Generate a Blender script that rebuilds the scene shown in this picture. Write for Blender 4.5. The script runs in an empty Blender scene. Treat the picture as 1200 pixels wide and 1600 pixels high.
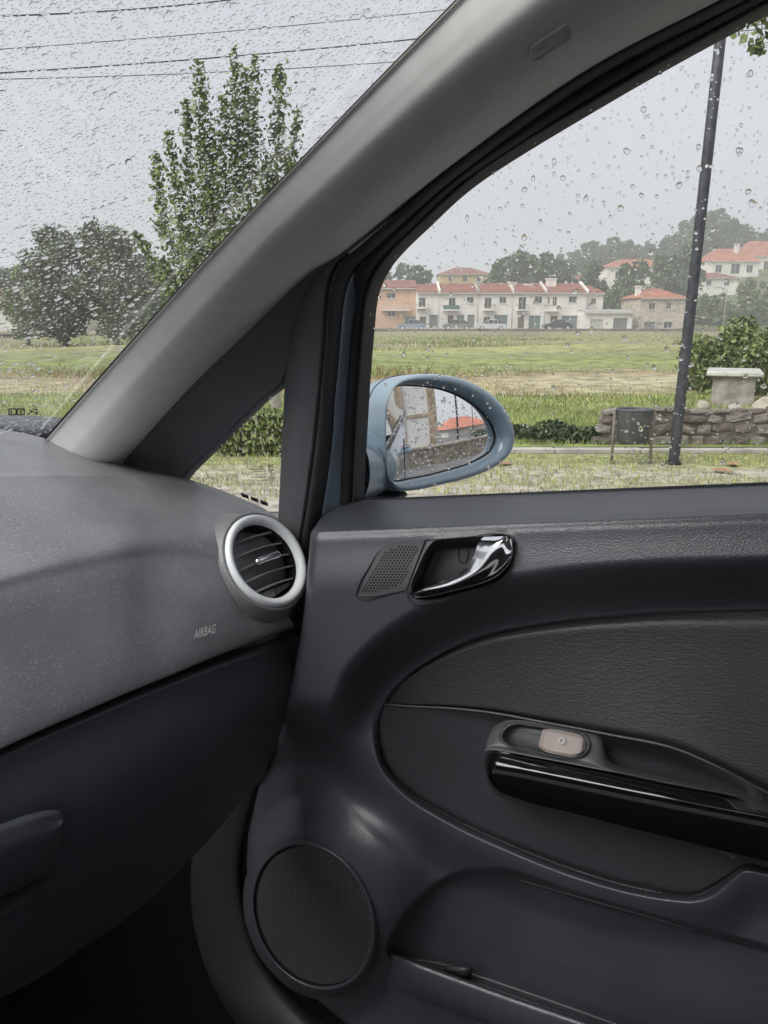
import bpy, math, random
import numpy as np
from mathutils import Matrix, Vector
R_ = math.radians
rng = np.random.default_rng(7)
random.seed(7)
scn = bpy.context.scene

# ------------------------------------------------------------------ camera, sky, sun, exposure
CZ = 1.5                      # camera height above the ground
YAW, PITCH, FPX = R_(65), R_(14), 1202.0
cam_d = bpy.data.cameras.new('camera'); cam = bpy.data.objects.new('camera', cam_d)
scn.collection.objects.link(cam)
cam.location = (0, 0, CZ); cam.rotation_euler = (math.pi/2 - PITCH, 0, -YAW)
cam_d.sensor_fit = 'AUTO'; cam_d.sensor_width = 36; cam_d.lens = FPX/1600*36
cam_d.clip_start = 0.01; cam_d.clip_end = 5000
scn.camera = cam

SUN_AZ, SUN_EL = R_(-60), R_(48)     # azimuth clockwise from +Y (car forward)
world = bpy.data.worlds.new('World'); scn.world = world; world.use_nodes = True
wn, wl = world.node_tree.nodes, world.node_tree.links
bg = wn['Background']
sky = wn.new('ShaderNodeTexSky'); sky.sky_type = 'NISHITA'; sky.sun_disc = False
sky.sun_elevation = SUN_EL; sky.sun_rotation = SUN_AZ; sky.air_density = 1.0; sky.dust_density = 6.0; sky.ozone_density = 1.0
hs = wn.new('ShaderNodeHueSaturation'); hs.inputs['Saturation'].default_value = 0.10
cl = wn.new('ShaderNodeTexNoise'); cl.inputs['Scale'].default_value = 2.2; cl.inputs['Detail'].default_value = 5
tcw = wn.new('ShaderNodeTexCoord')
mpr = wn.new('ShaderNodeMapRange'); mpr.inputs[3].default_value = 0.90; mpr.inputs[4].default_value = 1.08
mixw = wn.new('ShaderNodeMix'); mixw.data_type = 'RGBA'; mixw.inputs[0].default_value = 0.75
mixw.inputs[7].default_value = (5.08, 5.15, 5.75, 1)     # flat overcast layer
mul = wn.new('ShaderNodeMix'); mul.data_type = 'RGBA'; mul.blend_type = 'MULTIPLY'; mul.inputs[0].default_value = 1
wl.new(tcw.outputs['Generated'], cl.inputs['Vector']); wl.new(cl.outputs['Fac'], mpr.inputs[0])
wl.new(sky.outputs[0], hs.inputs['Color']); wl.new(hs.outputs[0], mixw.inputs[6])
wl.new(mixw.outputs[2], mul.inputs[6]); wl.new(mpr.outputs[0], mul.inputs[7])
wl.new(mul.outputs[2], bg.inputs['Color']); bg.inputs['Strength'].default_value = 0.072

sun_d = bpy.data.lights.new('sun', 'SUN'); sun = bpy.data.objects.new('sun', sun_d); scn.collection.objects.link(sun)
sun_d.energy = 1.5; sun_d.angle = R_(50); sun_d.color = (1, 0.98, 0.95)
sv = Vector((math.sin(SUN_AZ)*math.cos(SUN_EL), math.cos(SUN_AZ)*math.cos(SUN_EL), math.sin(SUN_EL)))
sun.rotation_euler = sv.to_track_quat('Z', 'Y').to_euler(); sun.location = (0, 0, 60)

scn.view_settings.view_transform = 'Standard'; scn.view_settings.look = 'None'
scn.view_settings.exposure = 1.15; scn.view_settings.gamma = 1.0; scn.view_settings.use_curve_mapping = False
scn.render.engine = 'CYCLES'
cy = scn.cycles
cy.use_denoising = True; cy.max_bounces = 10; cy.diffuse_bounces = 3; cy.glossy_bounces = 3; cy.transmission_bounces = 8
cy.transparent_max_bounces = 24; cy.volume_bounces = 2; cy.caustics_reflective = False; cy.caustics_refractive = True
cy.sample_clamp_indirect = 4.0; cy.use_adaptive_sampling = True; cy.adaptive_threshold = 0.02
try: cy.denoiser = 'OPENIMAGEDENOISE'
except Exception: pass

# ------------------------------------------------------------------ pixel rays (photo pixels 1200 x 1600)
O = np.array([0, 0, CZ])
FH = np.array([math.sin(YAW), math.cos(YAW), 0]); RT = np.array([math.cos(YAW), -math.sin(YAW), 0]); ZZ = np.array([0, 0, 1.0])
cp, sp = math.cos(PITCH), math.sin(PITCH)
def ray(px, py):
    px = np.asarray(px, float); py = np.asarray(py, float)
    r = (px-600)/FPX; u = (800-py)/FPX
    hf = cp+u*sp; v = u*cp-sp
    return r[..., None]*RT + hf[..., None]*FH + v[..., None]*ZZ
def on_x(px, py, x):  d = ray(px, py); return O + d*(np.asarray(x)/d[..., 0])[..., None]
def on_y(px, py, y):  d = ray(px, py); return O + d*(np.asarray(y)/d[..., 1])[..., None]
def on_pl(px, py, n, c):      # plane n.p = c, p relative to the camera
    d = ray(px, py); n = np.asarray(n, float); return O + d*(c/(d@n))[..., None]
def dist(px, py, t): return O + ray(px, py)*np.asarray(t)[..., None]
def P(lst, f): a = np.array(lst, float); return f(a)
def sd_ground(px, py):        # s (right), d (away) of the ground point seen at a pixel
    r = (px-600)/FPX; u = (800-py)/FPX; hf = cp+u*sp; v = u*cp-sp
    d = -CZ*hf/v; return d*r/hf, d
def s_at(px, py, d):
    r = (px-600)/FPX; u = (800-py)/FPX; return d*r/(cp+u*sp)
def z_at(py, d):
    u = (800-py)/FPX; return CZ + d*(u*cp-sp)/(cp+u*sp)
def SW(s, d, z=0.0): return np.array([RT[0]*s+FH[0]*d, RT[1]*s+FH[1]*d, z])

# ------------------------------------------------------------------ helpers
def crv(pts, n, closed=False, index=False):
    p = np.asarray(pts, float)
    if closed: p = np.vstack([p[-1:], p, p[:2]])
    else: p = np.vstack([2*p[0]-p[1], p, 2*p[-1]-p[-2]])
    k = len(p)-3
    seg = np.linalg.norm(p[2:-1]-p[1:-2], axis=1)
    t0 = np.arange(k+1.0) if index else np.concatenate([[0], np.cumsum(seg)])
    t = np.linspace(0, t0[-1], n+1 if closed else n)
    if closed: t = t[:-1]
    i = np.clip(np.searchsorted(t0, t, side='right')-1, 0, k-1)
    w = ((t-t0[i])/(t0[i+1]-t0[i]+1e-12))[:, None]
    a, b, c, d = p[i], p[i+1], p[i+2], p[i+3]
    # centripetal-ish tangents from chord spacing
    if index:
        m1, m2 = (c-a)/2, (d-b)/2
    else:
        la = np.linalg.norm(b-a, axis=1)[:, None]+1e-9; lb = np.linalg.norm(c-b, axis=1)[:, None]+1e-9; lc = np.linalg.norm(d-c, axis=1)[:, None]+1e-9
        m1 = ((b-a)/la*lb + (c-b)/lb*la)/(la+lb)*lb; m2 = ((c-b)/lb*lc + (d-c)/lc*lb)/(lb+lc)*lb
    w2, w3 = w*w, w*w*w
    return (2*w3-3*w2+1)*b + (w3-2*w2+w)*m1 + (-2*w3+3*w2)*c + (w3-w2)*m2
def ss(x): x = np.clip(x, 0, 1); return x*x*(3-2*x)
def sdist(px, py, poly):      # signed distance to a closed polygon, negative inside
    P2 = np.asarray(poly, float); x = np.ravel(px); y = np.ravel(py)
    best = np.full(x.shape, 1e18); inside = np.zeros(x.shape, bool)
    for a, b in zip(P2, np.roll(P2, -1, 0)):
        e = b-a; wx, wy = x-a[0], y-a[1]
        t = np.clip((wx*e[0]+wy*e[1])/(e@e+1e-12), 0, 1)
        best = np.minimum(best, (wx-t*e[0])**2+(wy-t*e[1])**2)
        c = ((a[1] <= y) & (b[1] > y)) | ((b[1] <= y) & (a[1] > y))
        if abs(e[1]) > 1e-12: inside ^= c & (x < a[0]+(y-a[1])*e[0]/e[1])
    d = np.sqrt(best); d[inside] *= -1
    return d.reshape(np.shape(px))
col = scn.collection
def link(o): col.objects.link(o); return o
def setp(o, parent):
    if parent is not None:
        o.parent = parent
        l = parent
        m = Matrix()
        while l is not None: m = Matrix.LocRotScale(l.location, l.rotation_euler, l.scale) @ m if l.parent is None else m; l = l.parent
        o.matrix_parent_inverse = m.inverted()
def obj(name, verts, faces, mat, parent=None, smooth=True, local=False):
    me = bpy.data.meshes.new(name); 
    me.from_pydata([tuple(v) for v in verts] if not isinstance(verts, np.ndarray) else verts.tolist(), [], faces if isinstance(faces, list) else faces.tolist())
    if smooth: me.polygons.foreach_set('use_smooth', np.ones(len(me.polygons), bool))
    for m in (mat if isinstance(mat, (list, tuple)) else [mat]):
        if m: me.materials.append(m)
    o = link(bpy.data.objects.new(name, me))
    if local: o.parent = parent
    else: setp(o, parent)
    return o
def gridfaces(m, n, closed=False):
    i, j = np.meshgrid(np.arange(m-1), np.arange(n if closed else n-1), indexing='ij')
    j2 = (j+1) % n
    return np.stack([i*n+j, i*n+j2, (i+1)*n+j2, (i+1)*n+j], -1).reshape(-1, 4)
def grid(name, pts, mat, parent=None, closed=False, flip=False, solid=0, smooth=True):
    m, n = pts.shape[:2]; f = gridfaces(m, n, closed)
    if flip: f = f[:, ::-1]
    o = obj(name, pts.reshape(-1, 3), f, mat, parent, smooth)
    if solid:
        md = o.modifiers.new('solid', 'SOLIDIFY'); md.thickness = abs(solid); md.offset = -1 if solid > 0 else 1
    return o
def loft(name, rows, mat, parent=None, n=60, m=24, closed=False, index=False, solid=0, flip=False, lin=False):
    rs = np.array([crv(r, n, closed, index) for r in rows])
    if lin:
        tt = np.linspace(0, len(rs)-1, m); i = np.clip(tt.astype(int), 0, len(rs)-2); w = (tt-i)[:, None, None]
        pts = rs[i]*(1-w)+rs[i+1]*w
    else:
        flat = rs.reshape(len(rs), -1); pts = crv(flat, m, index=True).reshape(m, -1, 3)
    return grid(name, pts, mat, parent, closed, flip, solid)
def thing(name, label, cat, loc=(0, 0, 0), rotz=0, group=None):
    o = link(bpy.data.objects.new(name, None)); o.location = loc; o.rotation_euler = (0, 0, rotz); o.empty_display_size = 0.2
    o['label'] = label; o['category'] = cat
    if group: o['group'] = group
    return o
def tag(o, label, cat, group=None):
    o['label'] = label; o['category'] = cat
    if group: o['group'] = group
    return o
def kind(o, k): o['kind'] = k; return o
class MB:
    """collects boxes, tubes and quads into one mesh"""
    def __init__(s): s.v = []; s.f = []
    def add(s, v, f):
        b = len(s.v); s.v += [tuple(map(float, p)) for p in v]; s.f += [tuple(int(i)+b for i in q) for q in f]; return s
    def box(s, x0, x1, y0, y1, z0, z1):
        return s.add([(x0,y0,z0),(x1,y0,z0),(x1,y1,z0),(x0,y1,z0),(x0,y0,z1),(x1,y0,z1),(x1,y1,z1),(x0,y1,z1)],
                     [(0,3,2,1),(4,5,6,7),(0,1,5,4),(1,2,6,5),(2,3,7,6),(3,0,4,7)])
    def tube(s, pts, rad, k=8, cap=True):
        pts = np.asarray(pts, float); rad = np.broadcast_to(np.asarray(rad, float), (len(pts),))
        tg = np.gradient(pts, axis=0); tg /= np.linalg.norm(tg, axis=1)[:, None]+1e-12
        ref = np.array([0, 0, 1.0]) if abs(tg[0][2]) < .9 else np.array([1.0, 0, 0])
        vs = []
        for p, t, r in zip(pts, tg, rad):
            a = np.cross(t, ref); a /= np.linalg.norm(a)+1e-12; b = np.cross(t, a)
            for i in range(k):
                q = 2*math.pi*i/k; vs.append(p+r*(math.cos(q)*a+math.sin(q)*b))
        fs = gridfaces(len(pts), k, True).tolist()
        if cap: fs += [list(range(k))[::-1], [(len(pts)-1)*k+i for i in range(k)]]
        return s.add(vs, fs)
    def prism(s, poly, y0, y1):          # polygon in (x, z), extruded along y
        n = len(poly)
        return s.add([(x, y0, z) for x, z in poly]+[(x, y1, z) for x, z in poly],
                     [list(range(n)), list(range(n, 2*n))[::-1]]+[(i, i+n, (i+1) % n+n, (i+1) % n) for i in range(n)])
    def build(s, name, mat, parent=None, smooth=False, local=True):
        return obj(name, s.v, s.f, mat, parent, smooth, local)

# ------------------------------------------------------------------ materials
def mat(name, color, rough=0.5, metal=0.0, spec=0.5, bump=None, var=None, coat=0, specks=None, island=0.0, sheen=0, trans=0, bump2=None):
    m = bpy.data.materials.new(name); m.use_nodes = True
    N, L = m.node_tree.nodes, m.node_tree.links; b = N['Principled BSDF']
    b.inputs['Base Color'].default_value = (*color, 1); b.inputs['Roughness'].default_value = rough
    b.inputs['Metallic'].default_value = metal; b.inputs['Specular IOR Level'].default_value = spec
    b.inputs['Coat Weight'].default_value = coat; b.inputs['Coat Roughness'].default_value = 0.05
    if trans: b.inputs['Transmission Weight'].default_value = trans
    tc = N.new('ShaderNodeTexCoord'); last = None
    if var:
        sc, amt = var[:2]
        t = N.new('ShaderNodeTexNoise'); t.inputs['Scale'].default_value = sc; t.inputs['Detail'].default_value = 6; L.new(tc.outputs['Object'], t.inputs['Vector'])
        c2 = var[2] if len(var) > 2 else tuple(c*(1-amt) for c in color); c1 = color if len(var) > 2 else tuple(min(1, c*(1+amt)) for c in color)
        r = N.new('ShaderNodeValToRGB'); r.color_ramp.elements[0].position = .36; r.color_ramp.elements[1].position = .64
        r.color_ramp.elements[0].color = (*c2, 1); r.color_ramp.elements[1].color = (*c1, 1)
        L.new(t.outputs['Fac'], r.inputs['Fac']); last = r.outputs['Color']
    if island:
        g = N.new('ShaderNodeNewGeometry'); h = N.new('ShaderNodeHueSaturation')
        mr = N.new('ShaderNodeMapRange'); mr.inputs[3].default_value = 1-island; mr.inputs[4].default_value = 1+island
        L.new(g.outputs['Random Per Island'], mr.inputs[0]); L.new(mr.outputs[0], h.inputs['Value'])
        if last: L.new(last, h.inputs['Color'])
        else: h.inputs['Color'].default_value = (*color, 1)
        last = h.outputs['Color']
    if specks:
        sc, thr, cc = specks
        v = N.new('ShaderNodeTexVoronoi'); v.inputs['Scale'].default_value = sc; L.new(tc.outputs['Object'], v.inputs['Vector'])
        w = N.new('ShaderNodeTexNoise'); w.inputs['Scale'].default_value = sc*.045; L.new(tc.outputs['Object'], w.inputs['Vector'])
        wm = N.new('ShaderNodeMapRange'); wm.inputs[1].default_value = .3; wm.inputs[2].default_value = .75; wm.inputs[3].default_value = thr*.7; wm.inputs[4].default_value = thr*1.15
        L.new(w.outputs['Fac'], wm.inputs[0])
        sep = N.new('ShaderNodeSeparateColor'); L.new(v.outputs['Color'], sep.inputs[0])
        t2 = N.new('ShaderNodeMath'); t2.operation = 'MULTIPLY'; L.new(sep.outputs[0], t2.inputs[0]); L.new(wm.outputs[0], t2.inputs[1])
        lt = N.new('ShaderNodeMath'); lt.operation = 'LESS_THAN'; L.new(v.outputs['Distance'], lt.inputs[0]); L.new(t2.outputs[0], lt.inputs[1])
        sc2 = N.new('ShaderNodeMath'); sc2.operation = 'MULTIPLY'; sc2.inputs[1].default_value = 0.8; L.new(lt.outputs[0], sc2.inputs[0])
        mx = N.new('ShaderNodeMix'); mx.data_type = 'RGBA'; L.new(sc2.outputs[0], mx.inputs[0]); mx.inputs[7].default_value = (*cc, 1)
        if last: L.new(last, mx.inputs[6])
        else: mx.inputs[6].default_value = (*color, 1)
        last = mx.outputs[2]
    if last: L.new(last, b.inputs['Base Color'])
    nrm = None
    for bp in (bump, bump2):
        if not bp: continue
        typ, sc, st, di = bp
        if typ == 'v':
            t = N.new('ShaderNodeTexVoronoi'); t.feature = 'DISTANCE_TO_EDGE'; t.inputs['Scale'].default_value = sc; out = t.outputs['Distance']
        else:
            t = N.new('ShaderNodeTexNoise'); t.inputs['Scale'].default_value = sc; t.inputs['Detail'].default_value = 4; out = t.outputs['Fac']
        mp = N.new('ShaderNodeMapping'); L.new(tc.outputs['Object'], mp.inputs['Vector'])
        if typ == 'l': mp.inputs['Scale'].default_value = (1, .38, 1.0); mp.inputs['Rotation'].default_value = (.35, 0, 0)
        L.new(mp.outputs[0], t.inputs['Vector'])
        bn = N.new('ShaderNodeBump'); bn.inputs['Strength'].default_value = st; bn.inputs['Distance'].default_value = di
        L.new(out, bn.inputs['Height'])
        if nrm: L.new(nrm, bn.inputs['Normal'])
        nrm = bn.outputs[0]
    if nrm: L.new(nrm, b.inputs['Normal'])
    return m
M = {}
M['dash'] = mat('dash_plastic', (.205,.208,.217), .40, spec=.75, bump=('v', 520, .45, .0006), specks=(560, .36, (.50,.50,.50)), var=(14, .10))
M['glove'] = mat('glovebox_plastic', (.066,.071,.080), .42, spec=.5, bump=('v', 340, .6, .0009), var=(9, .10))
M['door'] = mat('door_plastic', (.056,.060,.069), .36, spec=.9, bump=('v', 400, .6, .0008), var=(8, .08))
M['insert'] = mat('insert_plastic', (.040,.041,.047), .46, spec=.5, bump=('v', 300, .7, .001), var=(10, .08))
M['leather'] = mat('black_leatherette', (.044,.045,.047), .40, spec=.6, bump=('l', 420, .7, .0011), bump2=('v', 620, .3, .0006), var=(7, .08))
M['grey'] = mat('smooth_grey_plastic', (.085,.087,.092), .38, spec=.4, bump=('n', 1500, .15, .0004))
M['satin'] = mat('dark_satin_plastic', (.050,.051,.055), .38, spec=.45, bump=('n', 900, .2, .0004))
M['black'] = mat('black_plastic', (.012,.012,.014), .45, spec=.4)
M['rubber'] = mat('black_rubber', (.016,.017,.020), .55, spec=.4, var=(30, .2))
M['seal'] = mat('door_seal_rubber', (.045,.047,.052), .55, spec=.4, bump=('n', 1200, .2, .0004), var=(40, .12))
M['gloss'] = mat('piano_black', (.004,.004,.005), .06, spec=.5, coat=1)
M['chrome'] = mat('chrome', (.88,.89,.90), .10, metal=1, bump=('n', 60, .05, .001))
M['silver'] = mat('silver_ring', (.86,.88,.89), .34, metal=.0, bump=('n', 2000, .08, .0003))
M['pillar'] = mat('grey_pillar_trim', (.80,.79,.77), .85, spec=.15, bump=('n', 1300, .3, .0006), var=(40, .03))
M['post'] = mat('dark_post_trim', (.115,.119,.127), .62, spec=.4, bump=('n', 1100, .3, .0006), var=(16, .06))
M['paint'] = mat('pale_blue_paint', (.25,.335,.40), .30, spec=.5, coat=.8, var=(25, .03))
M['switch'] = mat('beige_switch', (.33,.285,.265), .45, spec=.4, bump=('n', 1500, .1, .0003))
M['white'] = mat('white_print', (.72,.72,.72), .6)
M['mirror'] = mat('mirror_glass', (.90,.91,.92), .0, metal=1)
M['carpet'] = mat('black_carpet', (.006,.006,.007), .95, spec=.05, bump=('n', 300, .8, .004))
M['headliner'] = mat('headliner_cloth', (.42,.42,.41), .9)
M['roofpaint'] = M['paint']
def glass_mat():
    m = bpy.data.materials.new('window_glass'); m.use_nodes = True; N, L = m.node_tree.nodes, m.node_tree.links
    N.remove(N['Principled BSDF']); t = N.new('ShaderNodeBsdfTransparent'); t.inputs[0].default_value = (.93,.945,.94,1)
    g = N.new('ShaderNodeBsdfGlossy'); g.inputs['Roughness'].default_value = 0.01; g.inputs[0].default_value = (1,1,1,1)
    f = N.new('ShaderNodeFresnel'); f.inputs[0].default_value = 1.25; x = N.new('ShaderNodeMixShader')
    L.new(f.outputs[0], x.inputs[0]); L.new(t.outputs[0], x.inputs[1]); L.new(g.outputs[0], x.inputs[2]); L.new(x.outputs[0], N['Material Output'].inputs[0]); return m
M['glass'] = glass_mat()
def water_mat():
    m = bpy.data.materials.new('rain_water'); m.use_nodes = True; N, L = m.node_tree.nodes, m.node_tree.links
    N.remove(N['Principled BSDF']); g = N.new('ShaderNodeBsdfGlass'); g.inputs['IOR'].default_value = 1.33; g.inputs['Roughness'].default_value = 0.0
    L.new(g.outputs[0], N['Material Output'].inputs[0]); return m
M['water'] = water_mat()

# ================================================================== THE SETTING
gr = lambda name, s0, s1, d0, d1, z, mt, n=1, k=1: None
ROT = -YAW
def flat_sheet(name, s0, s1, d0, d1, z, mt, ns=1, nd=1, fz=None):
    S, D = np.meshgrid(np.linspace(s0, s1, ns+1), np.linspace(d0, d1, nd+1))
    Z = np.full(S.shape, z) if fz is None else fz(S, D)
    pts = np.stack([S, D, Z], -1)
    o = grid(name, pts, mt); o.rotation_euler = (0, 0, ROT); kind(o, 'structure'); return o
def band_mat(name, stops, scale=(.12, .5), amt=1.6, fine=3.0, bumpd=.05):
    """ground cover: colour patches in bands along the depth, warped by noise (object y = depth)"""
    m = bpy.data.materials.new(name); m.use_nodes = True; N, L = m.node_tree.nodes, m.node_tree.links; b = N['Principled BSDF']
    b.inputs['Roughness'].default_value = .95; b.inputs['Specular IOR Level'].default_value = .15
    tc = N.new('ShaderNodeTexCoord'); sep = N.new('ShaderNodeSeparateXYZ'); L.new(tc.outputs['Object'], sep.inputs[0])
    lg = N.new('ShaderNodeMath'); lg.operation = 'LOGARITHM'; lg.inputs[1].default_value = math.e; L.new(sep.outputs[1], lg.inputs[0])
    mp = N.new('ShaderNodeMapping'); mp.inputs['Scale'].default_value = (scale[0], scale[1], 1); L.new(tc.outputs['Object'], mp.inputs[0])
    n1 = N.new('ShaderNodeTexNoise'); n1.inputs['Scale'].default_value = 1; n1.inputs['Detail'].default_value = 7; n1.inputs['Roughness'].default_value = .65; L.new(mp.outputs[0], n1.inputs['Vector'])
    w = N.new('ShaderNodeMath'); w.operation = 'MULTIPLY_ADD'; w.inputs[1].default_value = amt*.35; L.new(n1.outputs['Fac'], w.inputs[0])
    L.new(lg.outputs[0], w.inputs[2])
    mr = N.new('ShaderNodeMapRange'); lo, hi = math.log(stops[0][0]), math.log(stops[-1][0]); off = amt*.35*.5
    mr.inputs[1].default_value = lo+off; mr.inputs[2].default_value = hi+off; L.new(w.outputs[0], mr.inputs[0])
    cr = N.new('ShaderNodeValToRGB'); e = cr.color_ramp.elements
    while len(e) < len(stops): e.new(.5)
    for i, (d, c) in enumerate(stops): e[i].position = (math.log(d)-lo)/(hi-lo); e[i].color = (*c, 1)
    L.new(mr.outputs[0], cr.inputs[0])
    n2 = N.new('ShaderNodeTexNoise'); n2.inputs['Scale'].default_value = fine; n2.inputs['Detail'].default_value = 8; L.new(tc.outputs['Object'], n2.inputs['Vector'])
    r2 = N.new('ShaderNodeMapRange'); r2.inputs[1].default_value = .3; r2.inputs[2].default_value = .7; r2.inputs[3].default_value = .55; r2.inputs[4].default_value = 1.35; L.new(n2.outputs['Fac'], r2.inputs[0])
    mu = N.new('ShaderNodeMix'); mu.data_type = 'RGBA'; mu.blend_type = 'MULTIPLY'; mu.inputs[0].default_value = 1; L.new(cr.outputs[0], mu.inputs[6]); L.new(r2.outputs[0], mu.inputs[7])
    L.new(mu.outputs[2], b.inputs['Base Color'])
    bn = N.new('ShaderNodeBump'); bn.inputs['Strength'].default_value = .8; bn.inputs['Distance'].default_value = bumpd; L.new(n2.outputs['Fac'], bn.inputs['Height']); L.new(bn.outputs[0], b.inputs['Normal'])
    return m
Gn, Gy, Tan, Brn, Rd, Ol = (.25,.295,.105), (.36,.365,.16), (.41,.375,.24), (.28,.25,.155), (.33,.26,.165), (.265,.27,.135)
M['field'] = band_mat('field_cover', [(9.2, Gn), (11.5, Gn), (13.5, Gy), (15, Gy), (16.2, Tan), (19, Tan), (20.5, Rd), (22, Ol), (25, Gn), (29, Ol), (36, Gy), (44, Brn), (55, Ol), (72, Ol), (95, Brn), (125, Ol)], amt=.9, fine=2.0)
M['verge'] = band_mat('verge_gravel_moss', [(4.5, (.26,.24,.21)), (6.2, (.38,.35,.30)), (6.9, (.42,.385,.33)), (7.2, (.33,.315,.21)), (7.6, (.42,.385,.32)), (8.1, (.33,.33,.18)), (8.5, (.29,.31,.14)), (9, (.36,.34,.22))], scale=(.9, 1.6), amt=.7, fine=7, bumpd=.02)
M['asphalt'] = mat('grey_asphalt', (.15,.147,.143), .8, bump=('n', 60, .6, .01), var=(1.2, .2))
M['kerbstone'] = mat('pale_kerb', (.46,.44,.39), .85, bump=('n', 30, .4, .01), var=(3, .18))

def hillz(S, D):
    rise = np.clip((D-122)/115., 0, 1)*(10+12*ss(S/125.))+np.clip((D-237)/300., 0, 1)*3*ss(S/150.)
    return .02+rise+.25*np.sin(S*.35+D*.2)*np.clip((D-10)/40, 0, 1)*.5
flat_sheet("ground", -380, 380, -380, 400, -.006, mat('earth', (.16,.16,.09), .95, var=(.05, .3)))
flat_sheet('road', -60, 60, -26, 6.0, .0, M['asphalt'], 4, 4)
flat_sheet('verge', -60, 60, 6.0, 8.75, .006, M['verge'], 60, 4)
kb = MB()
kk = flat_sheet('field', -170, 190, 9.0, 122, .0, M['field'], 120, 110, fz=lambda S, D: .05+.18*np.sin(S*.31+D*.13)*np.sin(D*.21+.5)*ss((D-12)/14)*np.clip(1-(D-95)/25, 0, 1)+.25*ss((D-22)/6)*(1-ss((D-34)/10)))
hl = flat_sheet("hillside", -330, 330, 122, 430, 0, mat('hill_cover', (.085,.12,.045), .95, var=(.06, .3, (.14,.14,.07)), bump=('n', .6, .8, .5)), 66, 60, fz=hillz)
# kerb: separate stones laid end to end
kerb = link(bpy.data.objects.new('kerb', None)); kerb.rotation_euler = (0, 0, ROT); kind(kerb, 'structure')
kme = None
for i in range(26):
    s0 = -14+i*1.0
    if kme is None:
        b_ = MB().box(.006, .994, 8.88, 9.02, -.02, .045); o = b_.build('kerbstone', M['kerbstone'], kerb); kme = o.data
        md = o.modifiers.new('b', 'BEVEL'); md.width = .012; md.segments = 2
        o.location = (s0, 0, 0)
    else:
        o = link(bpy.data.objects.new('kerbstone', kme)); o.parent = kerb; o.location = (s0, random.uniform(-.008, .008), random.uniform(-.008, .006))
        md = o.modifiers.new('b', 'BEVEL'); md.width = .012; md.segments = 2

# ------------------------------------------------------------------ foliage
def leaf_pts(c, n, size, asp=.55, seed=0, droop=0.0):
    """n leaf quads at centres c (n,3): returns verts, faces"""
    g = np.random.default_rng(seed); n = len(c)
    a = g.normal(size=(n, 3)); a[:, 2] -= droop; a /= np.linalg.norm(a, axis=1)[:, None]
    b = g.normal(size=(n, 3)); b -= (b*a).sum(1)[:, None]*a; b /= np.linalg.norm(b, axis=1)[:, None]
    sz = size*g.uniform(.6, 1.35, n)[:, None]
    v = np.stack([c-a*sz*.5, c+b*sz*asp*.5, c+a*sz*.6, c-b*sz*asp*.5], 1).reshape(-1, 3)
    return v, np.arange(n*4).reshape(-1, 4)
def leafmat(name, c, isl=.45):
    m = mat(name, c, .6, spec=.25, island=isl, var=(.9, .25)); b = m.node_tree.nodes['Principled BSDF']
    b.inputs['Subsurface Weight'].default_value = 0; return m
M['leaf'] = leafmat('leaf_green', (.185,.23,.085)); M['leaf_d'] = leafmat('leaf_dark', (.055,.080,.036)); M['leaf_y'] = leafmat('leaf_yellowish', (.17,.19,.05))
M['leaf_m'] = leafmat('leaf_muted', (.135,.155,.095), .3); M['leaf_g'] = leafmat('leaf_fresh', (.15,.19,.08), .3); M['leaf_h'] = leafmat('leaf_hill', (.080,.120,.050)); M['bark'] = mat('bark', (.10,.085,.07), .9, bump=('n', 20, .8, .03), var=(6, .3)); M['bark_p'] = mat('pale_bark', (.36,.33,.28), .9, bump=('n', 12, .6, .03), var=(5, .25))
M['hedge'] = leafmat('hedge_leaf', (.17,.215,.06))
def cloud(centres, radii, n, seed=0, shell=.55):
    g = np.random.default_rng(seed); centres = np.asarray(centres, float); radii = np.asarray(radii, float)
    if radii.ndim == 1: radii = np.repeat(radii[:, None], 3, 1)
    vol = radii.prod(1)**(2/3); k = g.choice(len(centres), n, p=vol/vol.sum())
    d = g.normal(size=(n, 3)); d /= np.linalg.norm(d, axis=1)[:, None]
    r = (shell+(1-shell)*g.random(n))*(.75+.35*g.random(n))
    return centres[k]+d*radii[k]*r[:, None]
def crown_blobs(h0, h1, w, n, seed, top=.45):
    g = np.random.default_rng(seed); c = []; r = []
    for i in range(n):
        t = g.random(); z = h0+(h1-h0)*t; ww = w*(math.sin(math.pi*(.12+.88*(1-t)*.92))**.7)*(1-.25*t)
        a = g.uniform(0, 6.283); q = ww*math.sqrt(g.random())*.75
        c.append((q*math.cos(a), q*math.sin(a), z)); s = g.uniform(.20, .36)*w; r.append((s, s, s*g.uniform(.7, 1.1)))
    return c, r
def round_tree(name, loc, h, w, nleaf, leafsz, mleaf, seed, label, cat='tree', group=None, trunk=True, h0=.18, nb=26):
    t = thing(name, label, cat, loc, 0, group)
    c, r = crown_blobs(h*h0+w*.25, h*.9, w, nb, seed)
    v, f = leaf_pts(cloud(c, r, nleaf, seed), nleaf, leafsz, .7, seed)
    obj('crown', v, f, mleaf, t, False, local=True)
    b = MB(); b.tube([(0, 0, -.1), (.05*w, 0, h*.3), (-.03*w, .03*w, h*.75)], [h*.028, h*.02, h*.006], 7)
    for i in range(5):
        p = np.array(c[i]); b.tube([(0.03*w, 0, h*(.25+.06*i)), tuple(p*.6+np.array([0, 0, h*.12])), tuple(p)], [h*.012, h*.008, h*.003], 5)
    b.build('trunk', M['bark'], t, True); return t
def copy_tree(src, loc, rz, sc, label=None, group=None):
    c = link(src.copy()); c.location = loc; c.rotation_euler = (0, 0, rz); c.scale = sc if hasattr(sc, '__len__') else (sc,)*3
    if label: c['label'] = label
    if group: c['group'] = group
    for ch in list(src.children):
        k = link(ch.copy()); k.parent = c
    return c

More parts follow.
